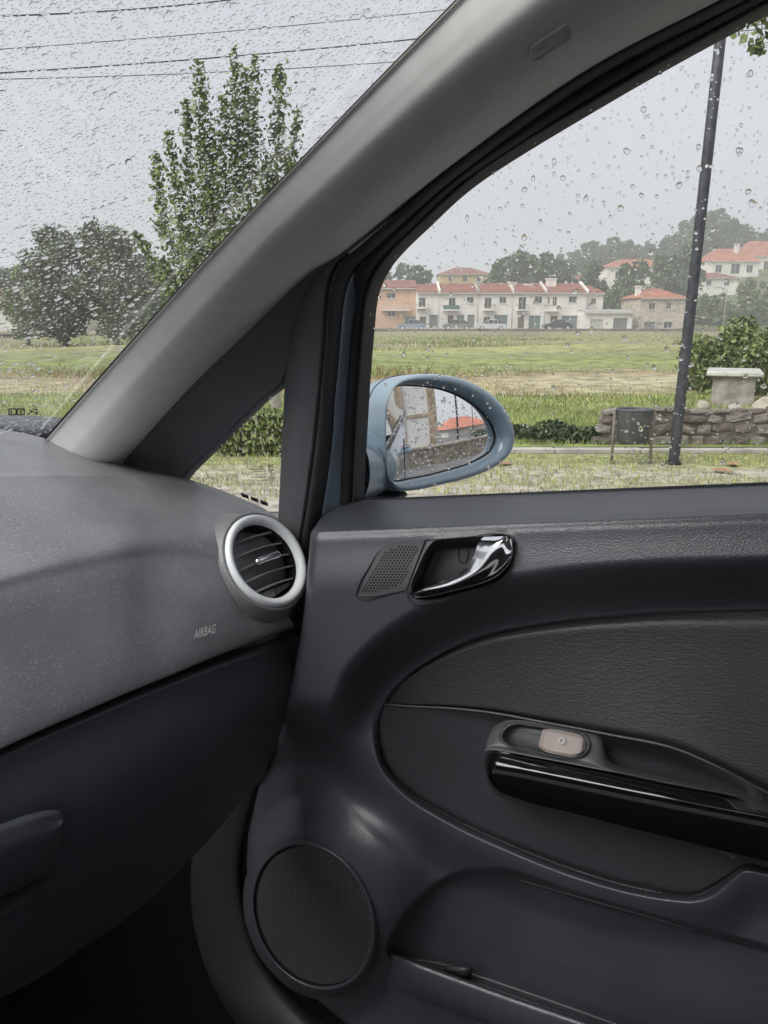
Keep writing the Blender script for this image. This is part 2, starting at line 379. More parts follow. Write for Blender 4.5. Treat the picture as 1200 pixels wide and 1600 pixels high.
# tall young tree ahead, built from its upright shoots
def shoot_tree():
    D0 = 12.0
    def pt(px, py, dd=0.0):
        d = D0+dd; s = s_at(px, py, d); return SW(s, d, z_at(py, d))
    base = SW(s_at(432, 660, D0), D0, 0.0)
    t = thing('plane_tree', 'tall slender green tree with upright leafy shoots ahead through the windscreen', 'tree', tuple(base))
    shoots = [[(350,470),(322,260),(312,92),.62],[(355,460),(348,240),(352,150),.6],[(365,470),(378,260),(385,100),.62],[(372,470),(392,300),(400,82),.4],[(380,480),(430,280),(437,95),.62],
              [(385,480),(440,330),(468,165),.42],[(350,480),(300,320),(291,150),.38],[(345,490),(290,360),(262,200),.42],[(340,500),(262,370),(243,235),.42],[(335,510),(255,430),(208,360),.36],
              [(345,490),(330,330),(330,200),.62],[(390,500),(470,400),(520,300),.6],[(380,500),(420,380),(415,250),.7],[(340,500),(300,420),(285,330),.62],[(360,520),(350,440),(360,360),.8],[(330,520),(280,470),(255,405),.5],[(400,520),(460,440),(475,350),.7],[(372,300),(366,110),(365,72),.25]]
    g = np.random.default_rng(3); cs = []; b = MB(); b.tube([base-np.array([0,0,.1]), base*.9+pt(425,580)*.1, pt(428,580), pt(405,520), pt(365,460)], [.10,.095,.085,.07,.05], 10)
    for a, m_, e, wdt in shoots:
        da = g.uniform(-.3, .3); pts = crv([pt(*a), pt(*m_, da), pt(*e, da*1.5)], 40)
        b.tube(pts[::4], np.linspace(.020, .004, len(pts[::4])), 5)
        wdt *= .74; nl = int(2500*wdt); k = (g.random(nl)**.85*39).astype(int); tt = k/39.
        rad = wdt*(.62*(1-tt)**.7+.12)
        off = g.normal(size=(nl, 3))*rad[:, None]*np.array([.42,.42,.34]); off *= np.where(g.random(nl) < .22, 2.0, 1.0)[:, None]
        cs.append(pts[k]+off)
    c = np.vstack(cs); v, f = leaf_pts(c, len(c), .072, .75, 5, .3)
    obj('crown', v, f, M['leaf'], t, False)
    b.build('trunk', M['bark_p'], t, True, local=False)
shoot_tree()
def gpos(px, d): return tuple(SW(s_at(px, 515, d), d, 0.0))
round_tree('bushy_tree', gpos(100, 42), 6.3, 3.1, 11000, .21, M['leaf_m'], 11, 'dark rounded bushy tree at far left, nearest the windscreen edge', h0=.05)
round_tree('bushy_tree', gpos(180, 41), 6.3, 3.2, 11000, .21, M['leaf_m'], 12, 'dark rounded bushy tree between the left one and the slender tree', h0=.05)
round_tree('bushy_tree', gpos(42, 45), 4.6, 1.7, 2600, .20, M['leaf'], 13, 'smaller pale green bush left of the dark rounded trees', h0=.05)

# hedge and trunk seen through the quarter window
def hedge():
    s0, d0 = sd_ground(345, 716); d0 = 8.6; s0 = s_at(345, 716, d0); s1 = s_at(520, 716, d0); h = z_at(652, d0)
    t = thing('clipped_hedge', 'clipped green hedge seen through the small quarter window', 'hedge', tuple(SW((s0+s1)/2, d0+.35, 0)), ROT)
    g = np.random.default_rng(4); n = 9000; w = s1-s0
    p = g.random((n, 3))*np.array([w, .8, h*.93])-np.array([w/2, .4, -.06]); side = g.integers(0, 4, n)
    p[side == 0, 1] = -.4+g.random((side == 0).sum())*.08; p[side == 1, 2] = h-g.random((side == 1).sum())*.07; p[side == 2, 0] = -w/2+g.random((side == 2).sum())*.06
    p += g.normal(size=p.shape)*.022; v, f = leaf_pts(p, n, .06, .7, 4); obj('foliage', v, f, M['hedge'], t, False, local=True)
    MB().box(-w/2+.1, w/2-.1, -.28, .28, 0, h-.12).build('hedge_core', M['leaf_d'], t)
hedge()

# grass: blades joined as stuff
def grass(name, n, s0, s1, d0, d1, hgt, mt, seed, wd=.012, patch=None):
    g = np.random.default_rng(seed); u = g.random(n); d = np.exp(np.log(d0)+(np.log(d1)-np.log(d0))*u)
    lim = .62*d; s = (g.random(n)*2-1)*lim; ok = (s > s0) & (s < s1)
    if patch is not None: ok &= patch(s, d, g)
    s, d = s[ok], d[ok]; n = len(s); h = hgt*g.uniform(.4, 1.3, n); a = g.uniform(0, 6.283, n); l = h*g.uniform(.1, .7, n); ww = wd*(d/9)**.6*g.uniform(.7, 1.4, n)
    zb = np.full(n, .02)
    b0 = np.stack([s-ww, d, zb], 1); b1 = np.stack([s+ww, d, zb], 1); tp = np.stack([s+l*np.cos(a), d+l*np.sin(a), zb+h], 1)
    o = obj(name, np.stack([b0, b1, tp], 1).reshape(-1, 3), np.arange(3*n).reshape(-1, 3), mt, None, False); o.rotation_euler = (0, 0, ROT); kind(o, 'stuff'); return o
pn = lambda f1, f2, th: (lambda s, d, g: (np.sin(s*f1+1.9*np.sin(s*f1*.37+d*f2*.5))+np.sin(d*f2*1.3+2.1*np.sin(s*f1*.6+1.))+.8*np.sin(s*f1*2.3+d*f2*2.1)+g.normal(size=len(s))*.9) > th)
def gm(name, c): return mat(name, c, .7, spec=.2, island=.4, var=(.5, .2))
M['g1'], M['g2'], M['g3'], M['g4'] = gm('grass_green', (.25,.305,.105)), gm('grass_yellow', (.42,.43,.17)), gm('grass_dry', (.42,.35,.20)), gm('grass_russet', (.30,.19,.10))
o = grass('meadow_grass', 42000, -9, 9, 9.1, 15.5, .10, M['g1'], 1, wd=.008); o['label'] = 'bright green meadow grass beyond the kerb'
o = grass('yellow_grass', 22000, -10, 10, 9.6, 17, .10, M['g2'], 2, wd=.008, patch=pn(.9, .8, .2)); o['label'] = 'yellowish grass patches in the meadow'
o = grass('dry_grass', 12000, -30, 30, 15.5, 21, .09, M['g3'], 3, wd=.009); o['label'] = 'dry straw coloured grass band across the field'
o = grass('russet_weeds', 7000, -40, 40, 20, 27, .16, M['g4'], 4, wd=.012, patch=pn(.35, .6, .3)); o['label'] = 'russet weeds in the middle of the field'
o = grass('rough_grass', 22000, -60, 60, 20, 70, .20, M['g1'], 5, wd=.016, patch=pn(.22, .25, .1)); o['label'] = 'rough green grass clumps over the far field'
o = grass('straw_grass', 12000, -70, 70, 24, 85, .18, M['g3'], 6, wd=.016, patch=pn(.18, .3, .4)); o['label'] = 'pale straw grass patches in the far field'
o = grass('bank_grass', 9000, s_at(1078, 640, 11), 9, 9.6, 13.5, .12, M['g1'], 12, wd=.008); o.location = (0, 0, .15); o['label'] = 'green grass on the bank around the tank'
o = grass('verge_grass', 9000, -6, 9, 6.2, 8.7, .045, M['g2'], 9, wd=.006, patch=pn(1.7, 2.6, .2)); o['label'] = 'short mossy grass in the gravel verge'
o = grass('verge_moss', 7000, -6, 9, 6.2, 8.7, .04, M['g1'], 10, wd=.006, patch=pn(2.1, 3.1, .6)); o['label'] = 'green moss tufts in the gravel verge'

# ------------------------------------------------------------------ street furniture beyond the verge
def lamp_post():
    s, d = sd_ground(1052, 726); t = thing('lamp_post', 'tall dark grey metal post in front of the stone wall', 'post', tuple(SW(s, d, 0)), ROT)
    b = MB(); tl = .018; b.tube([(0,0,-.1),(0,0,0),(tl*3,0,3),(tl*7.2,0,7.2)], [.056,.056,.053,.045], 14)
    b.build('pole', mat('post_paint', (.045,.048,.055), .5, var=(14, .3), bump=('n', 40, .3, .003)), t, True)
    MB().tube([(0,0,0),(0,0,.03),(.002,0,.05)], [.085,.08,.06], 14).build('base_collar', M['black'], t, True)
    MB().tube([(tl*7.2,0,7.2),(.45,-.1,7.5),(.9,-.2,7.45)], [.04,.04,.05], 8).build('arm', M['black'], t, True)
    MB().box(.75,1.25,-.3,-.1,7.38,7.47).build('lamp_head', M['black'], t)
lamp_post()
def litter_bin():
    s0, d = sd_ground(955, 726); s1, _ = sd_ground(1015, 726); w = s1-s0; zt = z_at(639, d)
    t = thing('litter_bin', 'small grey metal litter bin between two posts before the stone wall', 'bin', tuple(SW((s0+s1)/2, d, 0)), ROT)
    mt = mat('bin_metal', (.10,.10,.10), .55, metal=.3, var=(18, .2), bump=('n', 50, .3, .003)); ps = mat('bin_post', (.24,.21,.18), .7, var=(16, .25))
    for x in (-w/2, w/2):
        MB().tube([(x,0,-.05),(x,0,zt-.02),(x,0,zt)], [.016,.016,.012], 8).build('post', ps, t, True)
    h0 = z_at(692, d); n = 28; prof = [(.0,h0),(.36,h0),(.40,h0+.02),(.45,zt-.05),(.47,zt-.01),(.455,zt),(.43,zt-.01),(.37,h0+.04),(0,h0+.03)]
    rr = w*.98
    pts = np.array([[(rr*r*math.cos(2*math.pi*i/n), .85*rr*r*math.sin(2*math.pi*i/n), z) for i in range(n)] for r, z in prof])
    me = obj('bucket', pts.reshape(-1, 3), gridfaces(len(prof), n, True), mt, t, True, local=True)
    MB().tube([(rr*.462*math.cos(a), .85*rr*.462*math.sin(a), zt-.005) for a in np.linspace(0, 2*math.pi, 33)], .012, 6, False).build('rim', mat('bin_rim', (.09,.10,.12), .5), t, True)
    for x in (-1, 1): MB().box(min(x*w*.44, x*w*.51), max(x*w*.44, x*w*.51), -.012, .012, zt-.16, zt-.12).build('bracket', ps, t)
litter_bin()
def stone_mesh(g, w, h, dp):
    n = 3; v = []; 
    b = MB().box(-w/2, w/2, 0, dp, -h/2, h/2)
    return b
def stone_wall():
    d = 9.12; s0 = s_at(922, 705, d); s1 = s_at(1330, 705, d); H = z_at(641, d)
    t = thing('stone_wall', 'low rough brown stone wall behind the dark post', 'wall', tuple(SW(s0, d, 0)), ROT)
    L = s1-s0; g = np.random.default_rng(21)
    MB().prism([(.12,0),(L,0),(L,H-.03),(.22,H-.03)], .055, .40).build('mortar_core', mat('wall_mortar', (.17,.145,.125), .95, bump=('n', 25, .8, .02), var=(7, .3)), t)
    ms = [mat('wall_stone_'+k, c, .9, bump=('n', 26, .9, .02), var=(9, .35)) for k, c in (('a', (.17,.142,.12)), ('b', (.21,.18,.155)), ('c', (.135,.113,.098)), ('d', (.25,.22,.195)))]
    z = 0.0
    while z < H-.03:
        rh = g.uniform(.08, .19); rh = min(rh, H-z+.02); x = .02+.14*(z/H)+g.uniform(-.05, .03)
        while x < L:
            w = g.uniform(.10, .34); hh = rh*g.uniform(.72, 1.12); dp = g.uniform(-.01, .03)
            # irregular convex stone, front towards -y
            k = 7; an = np.sort(g.uniform(0, 2*math.pi, k)+np.arange(k)*.0); an = np.linspace(0, 2*math.pi, k, endpoint=False)+g.normal(size=k)*.18
            ex = np.abs(np.cos(an))**.45*np.sign(np.cos(an))*w/2*.97; ez = np.abs(np.sin(an))**.45*np.sign(np.sin(an))*hh/2*.97
            v = [(ex[i], .12, ez[i]) for i in range(k)]+[(ex[i], .012+g.uniform(0, .012), ez[i]) for i in range(k)]+[(ex[i]*.72, -dp+g.uniform(0, .012), ez[i]*.72) for i in range(k)]+[(g.normal()*.01, -dp-.008, 0)]
            f = [(i, (i+1) % k, k+(i+1) % k, k+i) for i in range(k)]+[(k+i, k+(i+1) % k, 2*k+(i+1) % k, 2*k+i) for i in range(k)]+[(2*k+i, 2*k+(i+1) % k, 3*k) for i in range(k)]
            o = obj('stone', v, f, ms[g.integers(0, 4)], t, False, local=True); o.location = (x+w/2, .02, z+rh/2+g.normal()*.012); o.rotation_euler = (0, g.normal()*.14, 0)
            x += w+.008
        z += rh
stone_wall()
def tank():
    d = 12.0; s0, s1 = s_at(1113, 620, d), s_at(1176, 620, d); zt, zb = z_at(581, d), 0.0
    t = thing('concrete_tank', 'weathered concrete tank with flat slab lid beyond the stone wall', 'tank', tuple(SW((s0+s1)/2, d, 0)), ROT-R_(23))
    w = (s1-s0)/2; mc = mat('weathered_concrete', (.44,.41,.37), .9, bump=('n', 14, .6, .02), var=(4, .35, (.22,.20,.17)))
    b = MB(); b.add([(-w,0,0),(w,0,0),(w*.98,1.0,0),(-w*.98,1.0,0),(-w*.97,0.02,zt-.07),(w*.97,.02,zt-.07),(w*.95,1,zt-.07),(-w*.95,1,zt-.07)], [(0,1,5,4),(1,2,6,5),(2,3,7,6),(3,0,4,7),(4,5,6,7)]); b.build('tank_wall', mc, t)
    o = MB().box(-w-.09, w+.09, -.09, 1.1, zt-.07, zt).build('lid_slab', mat('slab', (.50,.49,.44), .9, bump=('n', 20, .5, .01), var=(5, .25)), t)
    md = o.modifiers.new('b', 'BEVEL'); md.width = .015
    # rubble on the bank
    mr_ = mat('rubble', (.45,.41,.33), .9, bump=('n', 15, .7, .02), var=(5, .3)); g = np.random.default_rng(5)
    for i, (px, py, sz, lb) in enumerate([(1198, 640, .22, 'pale boulder beside the tank at the right edge of the window'), (1098, 634, .09, 'small flat pale stone left of the concrete tank'), (1150, 640, .10, 'small buff stone lying below the concrete tank')]):
        dd = 10.6-.2*i; pp = SW(s_at(px, py, dd), dd, 0.0); zc = z_at(py, dd)
        n, k = 7, 9; ph = np.linspace(0, math.pi, n); v = []
        for a in ph:
            for q in range(k): r = 1+g.normal()*.10; v.append((sz*r*math.sin(a)*math.cos(2*math.pi*q/k)*1.5, sz*r*math.sin(a)*math.sin(2*math.pi*q/k), sz*r*math.cos(a)*.8))
        o = obj('boulder', v, gridfaces(n, k, True), mr_, None, True); o.location = (pp[0], pp[1], zc); tag(o, lb, 'rock')
    # earth bank that carries tank and rubble
tank()
bank = flat_sheet('earth_bank', s_at(1075, 640, 11), 16, 9.5, 14.5, 0, mat('bank_earth', (.19,.22,.07), .95, var=(2, .4, (.27,.25,.13)), bump=('n', 6, .8, .05)), 40, 20,
    fz=lambda S, D: .02+.20*ss((S-S.min())/1.2)*ss((D-9.5)/.5)*(1-ss((D-13.2)/1.3))+.03*np.sin(S*5+D*3))
def shrub(name, px, py, d, hw, hh, n, lsz, mt, seed, label, group=None, cat='shrub', zb=0.0):
    t = thing(name, label, cat, tuple(SW(s_at(px, py, d), d, zb)), ROT, group); g = np.random.default_rng(seed)
    c = [(g.uniform(-hw, hw)*.75, g.uniform(-hw, hw)*.4, hh*(.2+.62*g.random()*(1-.3*abs(g.normal())))) for _ in range(16)]; r = [(hw*.34, hw*.3, hh*.24)]*16
    v, f = leaf_pts(cloud(c, r, n, seed), n, lsz, .5, seed); obj('foliage', v, f, mt, t, False, local=True)
    b = MB()
    for i in range(7): b.tube([(c[i][0]*.2, 0, -.05), (c[i][0]*.6, c[i][1]*.5, hh*.3), c[i]], [.02*hh, .014*hh, .006*hh], 5)
    b.build('stems', M['bark'], t, True); return t
shrub('shrub', 1135, 640, 15.5, 1.1, 1.75, 5200, .12, M['leaf'], 31, 'leafy green shrub directly behind the concrete tank')
shrub('shrub', 1215, 640, 14.8, 1.2, 1.95, 5200, .12, M['leaf'], 32, 'leafy green shrub at the right edge behind the pale boulder')
shrub('shrub', 1100, 640, 16.5, .7, 1.2, 2600, .11, M['leaf_y'], 33, 'yellowish shrub beside the dark post, left of the tank')
shrub('low_plant', 868, 706, 9.5, .62, .30, 2200, .07, M['leaf_d'], 34, 'low dark green plants at the kerb left of the stone wall', cat='plant')
shrub('low_plant', 925, 706, 9.35, .25, .26, 700, .06, M['leaf_d'], 35, 'small dark weed against the left end of the stone wall', cat='plant')

# fallen leaves on the verge
for i, (px, py, lb) in enumerate([(1145, 729, 'brown fallen leaf on the verge right of the post'), (1128, 740, 'russet fallen leaf lying nearest the car window'), (787, 728, 'brown fallen leaf beside the door mirror')]):
    s, d = sd_ground(px, py); g = np.random.default_rng(i); k = 9
    v = [(0, 0, .03)]+[((.07+.02*g.random())*math.cos(a)*1.3, (.05+.02*g.random())*math.sin(a), .012+.03*g.random()) for a in np.linspace(0, 6.283, k, endpoint=False)]
    o = obj('fallen_leaf', v, [(0, 1+j, 1+(j+1) % k) for j in range(k)], mat('dead_leaf_%d' % i, (.34,.20,.11), .8), None, False); o.location = tuple(SW(s, d, .01)); o.rotation_euler = (0, 0, i*1.3); tag(o, lb, 'leaf')
    sm = o.modifiers.new('s', 'SOLIDIFY'); sm.thickness = .004

# ------------------------------------------------------------------ houses across the field
HD = 115.0
Wt = mat('white_render', (.76,.72,.66), .85, var=(.5, .12), bump=('n', 6, .2, .02)); Orr = mat('orange_render', (.58,.38,.26), .85, var=(.6, .12)); Pnk = mat('pink_render', (.60,.44,.37), .85, var=(.6, .1))
Stn = mat('pale_stone_face', (.50,.44,.36), .9, var=(1.6, .18), bump=('v', 2.2, .8, .03)); Tile = mat('clay_tile', (.24,.088,.066), .85, var=(.8, .25), bump=('n', 9, .6, .05)); TileO = mat('orange_tile', (.36,.135,.085), .85, var=(.8, .22), bump=('n', 9, .6, .05))
Pane = mat('dark_pane', (.03,.037,.042), .12, spec=.6); PaneG = mat('greenish_pane', (.14,.20,.19), .2, spec=.5); Frame = mat('white_frame', (.62,.60,.56), .6); Rail = mat('rail_metal', (.10,.10,.10), .5); GrnR = mat('green_rail', (.06,.17,.13), .5); Door = mat('brown_door', (.16,.11,.08), .6); GDoor = mat('garage_door', (.18,.20,.19), .55, var=(2, .15)); WDoor = mat('pale_garage_door', (.55,.54,.51), .55); Grey = mat('grey_concrete', (.36,.345,.32), .9, var=(1, .2)); Yel = mat('yellow_render', (.58,.45,.24), .85, var=(.5, .12))
def pz(py, d=HD): return z_at(py, d)
def wall_mesh(b, x0, x1, z0, z1, y, ops, dep=.18):
    xs = sorted({x0, x1, *[v for o in ops for v in (o[0], o[2]) if x0 < v < x1]}); zs = sorted({z0, z1, *[v for o in ops for v in (o[1], o[3]) if z0 < v < z1]})
    for i in range(len(xs)-1):
        for j in range(len(zs)-1):
            cx, cz = (xs[i]+xs[i+1])/2, (zs[j]+zs[j+1])/2
            if any(o[0] < cx < o[2] and o[1] < cz < o[3] for o in ops): continue
            b.add([(xs[i], y, zs[j]), (xs[i+1], y, zs[j]), (xs[i+1], y, zs[j+1]), (xs[i], y, zs[j+1])], [(0, 1, 2, 3)])
    for o in ops:
        a, c, e, f = o[:4]
        b.add([(a,y,c),(e,y,c),(e,y,f),(a,y,f),(a,y+dep,c),(e,y+dep,c),(e,y+dep,f),(a,y+dep,f)], [(0,4,5,1),(1,5,6,2),(2,6,7,3),(3,7,4,0)])
def house(name, label, d, px0, px1, base_py, eave_py, ridge_py, wallm, roofm, ops, depth=9.0, group=None, hip=False, chim=(), balc=(), cat='house', zb=None, parapet=False, foot=.3):
    sx = lambda px, py=480: s_at(px, py, d)
    s0, s1 = sx(px0), sx(px1); cx = (s0+s1)/2; z0 = pz(base_py, d) if zb is None else zb; ze, zr = pz(eave_py, d), pz(ridge_py, d)
    t = thing(name, label, cat, tuple(SW(cx, d, z0)), ROT, group); w = (s1-s0)/2
    L = []
    for o in ops: L.append((sx(o[0])-cx, pz(o[3], d)-z0, sx(o[2])-cx, pz(o[1], d)-z0, o[4]))
    b = MB(); H = ze-z0; Rr = max(zr-z0, H+.3); wall_mesh(b, -w, w, -foot, H, 0, L)
    b.add([(-w,0,-foot),(-w,depth,-foot),(-w,depth,H),(-w,0,H)], [(0,1,2,3)]); b.add([(w,0,-foot),(w,depth,-foot),(w,depth,H),(w,0,H)], [(3,2,1,0)]); b.add([(-w,depth,-foot),(w,depth,-foot),(w,depth,H),(-w,depth,H)], [(3,2,1,0)])
    if not hip: b.add([(-w,0,H),(-w,depth,H),(-w,depth/2,Rr-.05),(w,0,H),(w,depth,H),(w,depth/2,Rr-.05)], [(0,1,2),(3,5,4)])
    b.build('wall', wallm, t)
    r = MB(); ov = .35; th = .14
    if hip:
        k = min(w*.75, depth*.4); a = [(-w-ov,-ov,H-.02),(w+ov,-ov,H-.02),(w+ov,depth+ov,H-.02),(-w-ov,depth+ov,H-.02),(-w+k,depth/2,Rr),(w-k,depth/2,Rr)]
        r.add(a, [(0,1,5,4),(1,2,5),(2,3,4,5),(3,0,4),(3,2,1,0)])
    else:
        a = [(-w-.02,-ov,H-.06),(w+.02,-ov,H-.06),(w+.02,depth/2,Rr),(-w-.02,depth/2,Rr),(w+.02,depth+ov,H-.06),(-w-.02,depth+ov,H-.06)]
        a2 = [(x,y,z+th) for x,y,z in a]; r.add(a+a2, [(6,7,8,9),(9,8,10,11),(0,3,2,1),(3,5,4,2),(0,1,7,6),(1,2,8,7),(2,4,10,8),(4,5,11,10),(5,3,9,11),(3,0,6,9)])
    rf = r.build('roof', roofm, t)
    # gutter
    MB().box(-w-.05, w+.05, -ov-.10, -ov+.02, H-.16, H-.05).build('gutter', Frame, t)
    if parapet:
        for x in (-w, w): MB().add([(x-.16,-ov-.05,H-.05),(x+.16,-ov-.05,H-.05),(x+.16,depth/2,Rr+.1),(x-.16,depth/2,Rr+.1),(x-.16,-ov-.05,H+.32),(x+.16,-ov-.05,H+.32),(x+.16,depth/2,Rr+.45),(x-.16,depth/2,Rr+.45)], [(0,1,5,4),(1,2,6,5),(3,0,4,7),(4,5,6,7),(2,3,7,6)]).build('party_parapet', Wt, t)
    for cpx, cpy0, cpy1, cw in chim:
        x = sx(cpx)-cx; MB().box(x-cw, x+cw, depth*.3, depth*.3+.7, H+.1, pz(cpy0, d)-z0).box(x-cw-.12, x+cw+.12, depth*.3-.12, depth*.3+.82, pz(cpy0, d)-z0, pz(cpy0, d)-z0+.15).build('chimney', Wt, t)
    for (a, c, e, f, ty) in L:
        pm = {'w': Pane, 'd': Pane, 'g': GDoor, 'p': PaneG, 'x': Door, 'u': WDoor, 's': PaneG}[ty]
        nm = {'w': 'window', 'd': 'balcony_door', 'g': 'garage_door', 'p': 'shop_window', 'x': 'front_door', 'u': 'garage_door', 's': 'shutter'}[ty]
        win = MB().add([(a,.17,c),(e,.17,c),(e,.17,f),(a,.17,f)], [(0,1,2,3)]).build(nm, pm, t)
        if ty in 'wdp':
            fb = MB(); k = .06
            for (u0, v0, u1, v1) in ((a,c,e,c+k),(a,f-k,e,f),(a,c,a+k,f),(e-k,c,e,f),((a+e)/2-k/2,c,(a+e)/2+k/2,f)): fb.box(u0, u1, .10, .165, v0, v1)
            fr = fb.build('frame', Frame, win)
        if ty == 'w': MB().box(a-.08, e+.08, -.08, .10, c-.09, c-.01).build('sill', Frame, win)
        if ty in 'gu':
            pb = MB(); nz = 5
            for i in range(1, nz): z_ = c+(f-c)*i/nz; pb.box(a, e, .145, .168, z_-.02, z_+.02)
            pb.build('panel_lines', Grey, win)
    for (p0, p1, ytop, ybot, rm) in balc:
        a, e = sx(p0)-cx, sx(p1)-cx; zb_, zt_ = pz(ybot, d)-z0, pz(ytop, d)-z0
        MB().box(a, e, -.95, .0, zb_-.16, zb_).build('balcony_slab', Wt, t)
        rb = MB().box(a, e, -.93, -.88, zt_-.05, zt_); n = max(4, int((e-a)/.16))
        for i in range(n+1): x = a+(e-a)*i/n; rb.box(x-.012, x+.012, -.92, -.89, zb_, zt_)
        for x in (a, e): rb.box(x-.02, x+.02, -.92, 0, zt_-.05, zt_)
        if rm is GrnR: rb.box(a, e, -.90, -.885, zb_+.05, zt_-.05)
        rb.build('balcony_rail', rm, t)
    # rainwater pipe
    MB().tube([(w-.1,-.06,0),(w-.1,-.06,H-.1)], .05, 6).build('downpipe', Frame, t, True)
    return t
GT = 'white terraced houses across the field'
house('terraced_house', 'orange and pink house with red roof at the left end of the terrace', HD+2, 560, 651, 514, 450, 437, Orr, Tile, [(577,452,584,464,'w'),(604,458,618,466,'w'),(606,484,618,494,'w'),(632,494,650,513,'p')], balc=[(596,640,478,484,Frame)])
house('terraced_house', 'narrow white house next to the orange one', HD, 651, 686, 514, 457, 443, Wt, Tile, [(654,465,665,480,'d'),(656,495,666,512,'x'),(671,492,684,512,'g')], parapet=False, balc=[(650,669,475,481,Rail)])
house('terraced_house', 'white terraced house with green balcony railing', HD, 686, 747, 514, 457, 442, Wt, Tile, [(701,465,712,481,'d'),(729,464,740,474,'w'),(700,493,709,512,'x'),(714,492,726,512,'p'),(731,492,742,512,'g')], parapet=True, balc=[(692,717,477,484,GrnR)])
house('terraced_house', 'white terraced house behind the parked white car', HD, 747, 801, 514, 457, 442, Wt, Tile, [(757,465,768,482,'d'),(780,464,791,474,'w'),(756,495,767,504,'w'),(773,492,794,512,'p')], parapet=True, balc=[(754,773,476,484,Rail)], chim=[(803,441,449,.5)])
house('terraced_house', 'white terraced house with tall dark balcony door, second from the garages', HD, 801, 852, 515, 457, 442, Wt, Tile, [(810,464,822,484,'d'),(835,463,847,474,'w'),(810,493,820,513,'x'),(827,493,846,514,'p')], parapet=True, balc=[(806,824,476,484,Rail)], chim=[(829,444,449,.5)])
house('terraced_house', 'white terraced house at the right end with hipped roof', HD, 852, 916, 516, 457, 442, Wt, Tile, [(855,464,859,475,'w'),(863,464,870,478,'d'),(888,463,901,473,'w'),(861,494,872,514,'x'),(878,493,904,514,'p')], hip=False, parapet=True, balc=[(852,872,477,485,Rail)], chim=[(866,435,444,.7)])
house('terraced_house', 'lower white house wing between the terrace and the garages', HD+1, 916, 942, 516, 458, 444, Wt, Tile, [(923,466,931,475,'w')], hip=True)
house('garage', 'low white flat garage block with dark roller door', HD-4, 914, 990, 518, 488, 486, Wt, Grey, [(924,499,944,517,'u'),(960,497,982,517,'g')], depth=6, cat='garage')
house('stone_house', 'detached stone house with hipped red roof and green door', HD-3, 1000, 1071, 518, 465, 449, Stn, TileO, [(1014,473,1024,484,'w'),(1041,473,1049,483,'w'),(1009,503,1026,518,'g'),(1040,503,1053,513,'w'),(1028,504,1037,518,'u')], hip=True, chim=[(1006,447,460,.35)])
# low wall / verge edge before the houses
o = MB().box(-60, 60, 0, .35, -.2, .42).build('field_wall', mat('dark_field_wall', (.17,.155,.13), .95, var=(.8, .3), bump=('n', 3, .6, .05)), None); o.location = tuple(SW(0, 104, 0)); o.rotation_euler = (0, 0, ROT); tag(o, 'long low dark wall along the far edge of the field', 'wall')
flat_sheet('street', -120, 120, 105.5, 114.4, .10, M['asphalt'], 4, 2)

# parked cars before the terrace
def make_car(body_m):
    t = thing('parked_car', '', 'car', (0, 0, 0), ROT, 'cars parked before the terrace')
    lo = [(-2.0,.35),(-2.05,.62),(-1.95,.85),(-1.15,.95),(1.35,.98),(1.95,.90),(2.02,.6),(2.0,.35)]
    cab = [(-1.15,.94),(-.45,1.42),(.85,1.45),(1.65,.97)]
    def loftp(prof, w0, w1):
        b = MB(); n = len(prof); rows = [[(x, -w0, z) for x, z in prof], [(x, -w1, z*.99+.0) for x, z in prof], [(x, w1, z) for x, z in prof], [(x, w0, z) for x, z in prof]]
        b.add([p for r in rows for p in r], [(i*n+j, i*n+j+1, (i+1)*n+j+1, (i+1)*n+j) for i in range(3) for j in range(n-1)]+[list(range(n))[::-1], list(range(3*n, 4*n))]); return b
    loftp(lo, .80, .84).build('body', body_m, t)
    b = MB(); n = 4
    b.add([(x, -(.80 if z < 1 else .60), z) for x, z in cab]+[(x, (.80 if z < 1 else .60), z) for x, z in cab], [(0,1,2,3),(7,6,5,4),(0,4,5,1),(2,6,7,3)]); b.build('window_glass', Pane, t)
    MB().add([(-.45,-.60,1.425),(.85,-.60,1.455),(.85,.60,1.455),(-.45,.60,1.425),(-.35,-.5,1.47),(.75,-.5,1.49),(.75,.5,1.49),(-.35,.5,1.47)], [(0,1,5,4),(1,2,6,5),(2,3,7,6),(3,0,4,7),(4,5,6,7)]).build('roof', body_m, t)
    for x in (-.50, .30, .90): MB().tube([(x,-.82,.95),(x+(.05 if x < .5 else -.1),-.615,1.44)], .035, 5).build('pillar', body_m, t)
    for x in (-1.3, 1.3):
        for y in (-.78, .78):
            w = MB().tube([(x, y-.09, .31), (x, y+.09, .31)], .31, 14).build('wheel', M['rubber'], t)
            MB().tube([(x, y-.11 if y < 0 else y+.11, .31), (x, y*1.0, .31)], .19, 10).build('rim', M['silver'], w)
    for y in (-.6, .6): MB().box(-2.07, -1.98, y-.16, y+.16, .66, .80).build('headlight', mat('lamp', (.7,.7,.7), .2), t); MB().box(1.97, 2.05, y-.14, y+.14, .66, .84).build('tail_light', mat('tail', (.4,.03,.03), .3), t)
    return t
for px, colr, lb, d_ in ((643, (.30,.34,.42), 'small grey blue car parked before the orange house', 111), (714, (.22,.23,.24), 'dark grey car parked below the green balcony', 111), (767, (.66,.66,.66), 'white car parked before the terrace', 109.5), (871, (.045,.05,.055), 'black car parked near the right end of the terrace', 111)):
    c_ = make_car(mat('car_paint_%d' % px, colr, .25, coat=.6)); c_['label'] = lb; c_.location = tuple(SW(s_at(px, 505, d_), d_, .11))

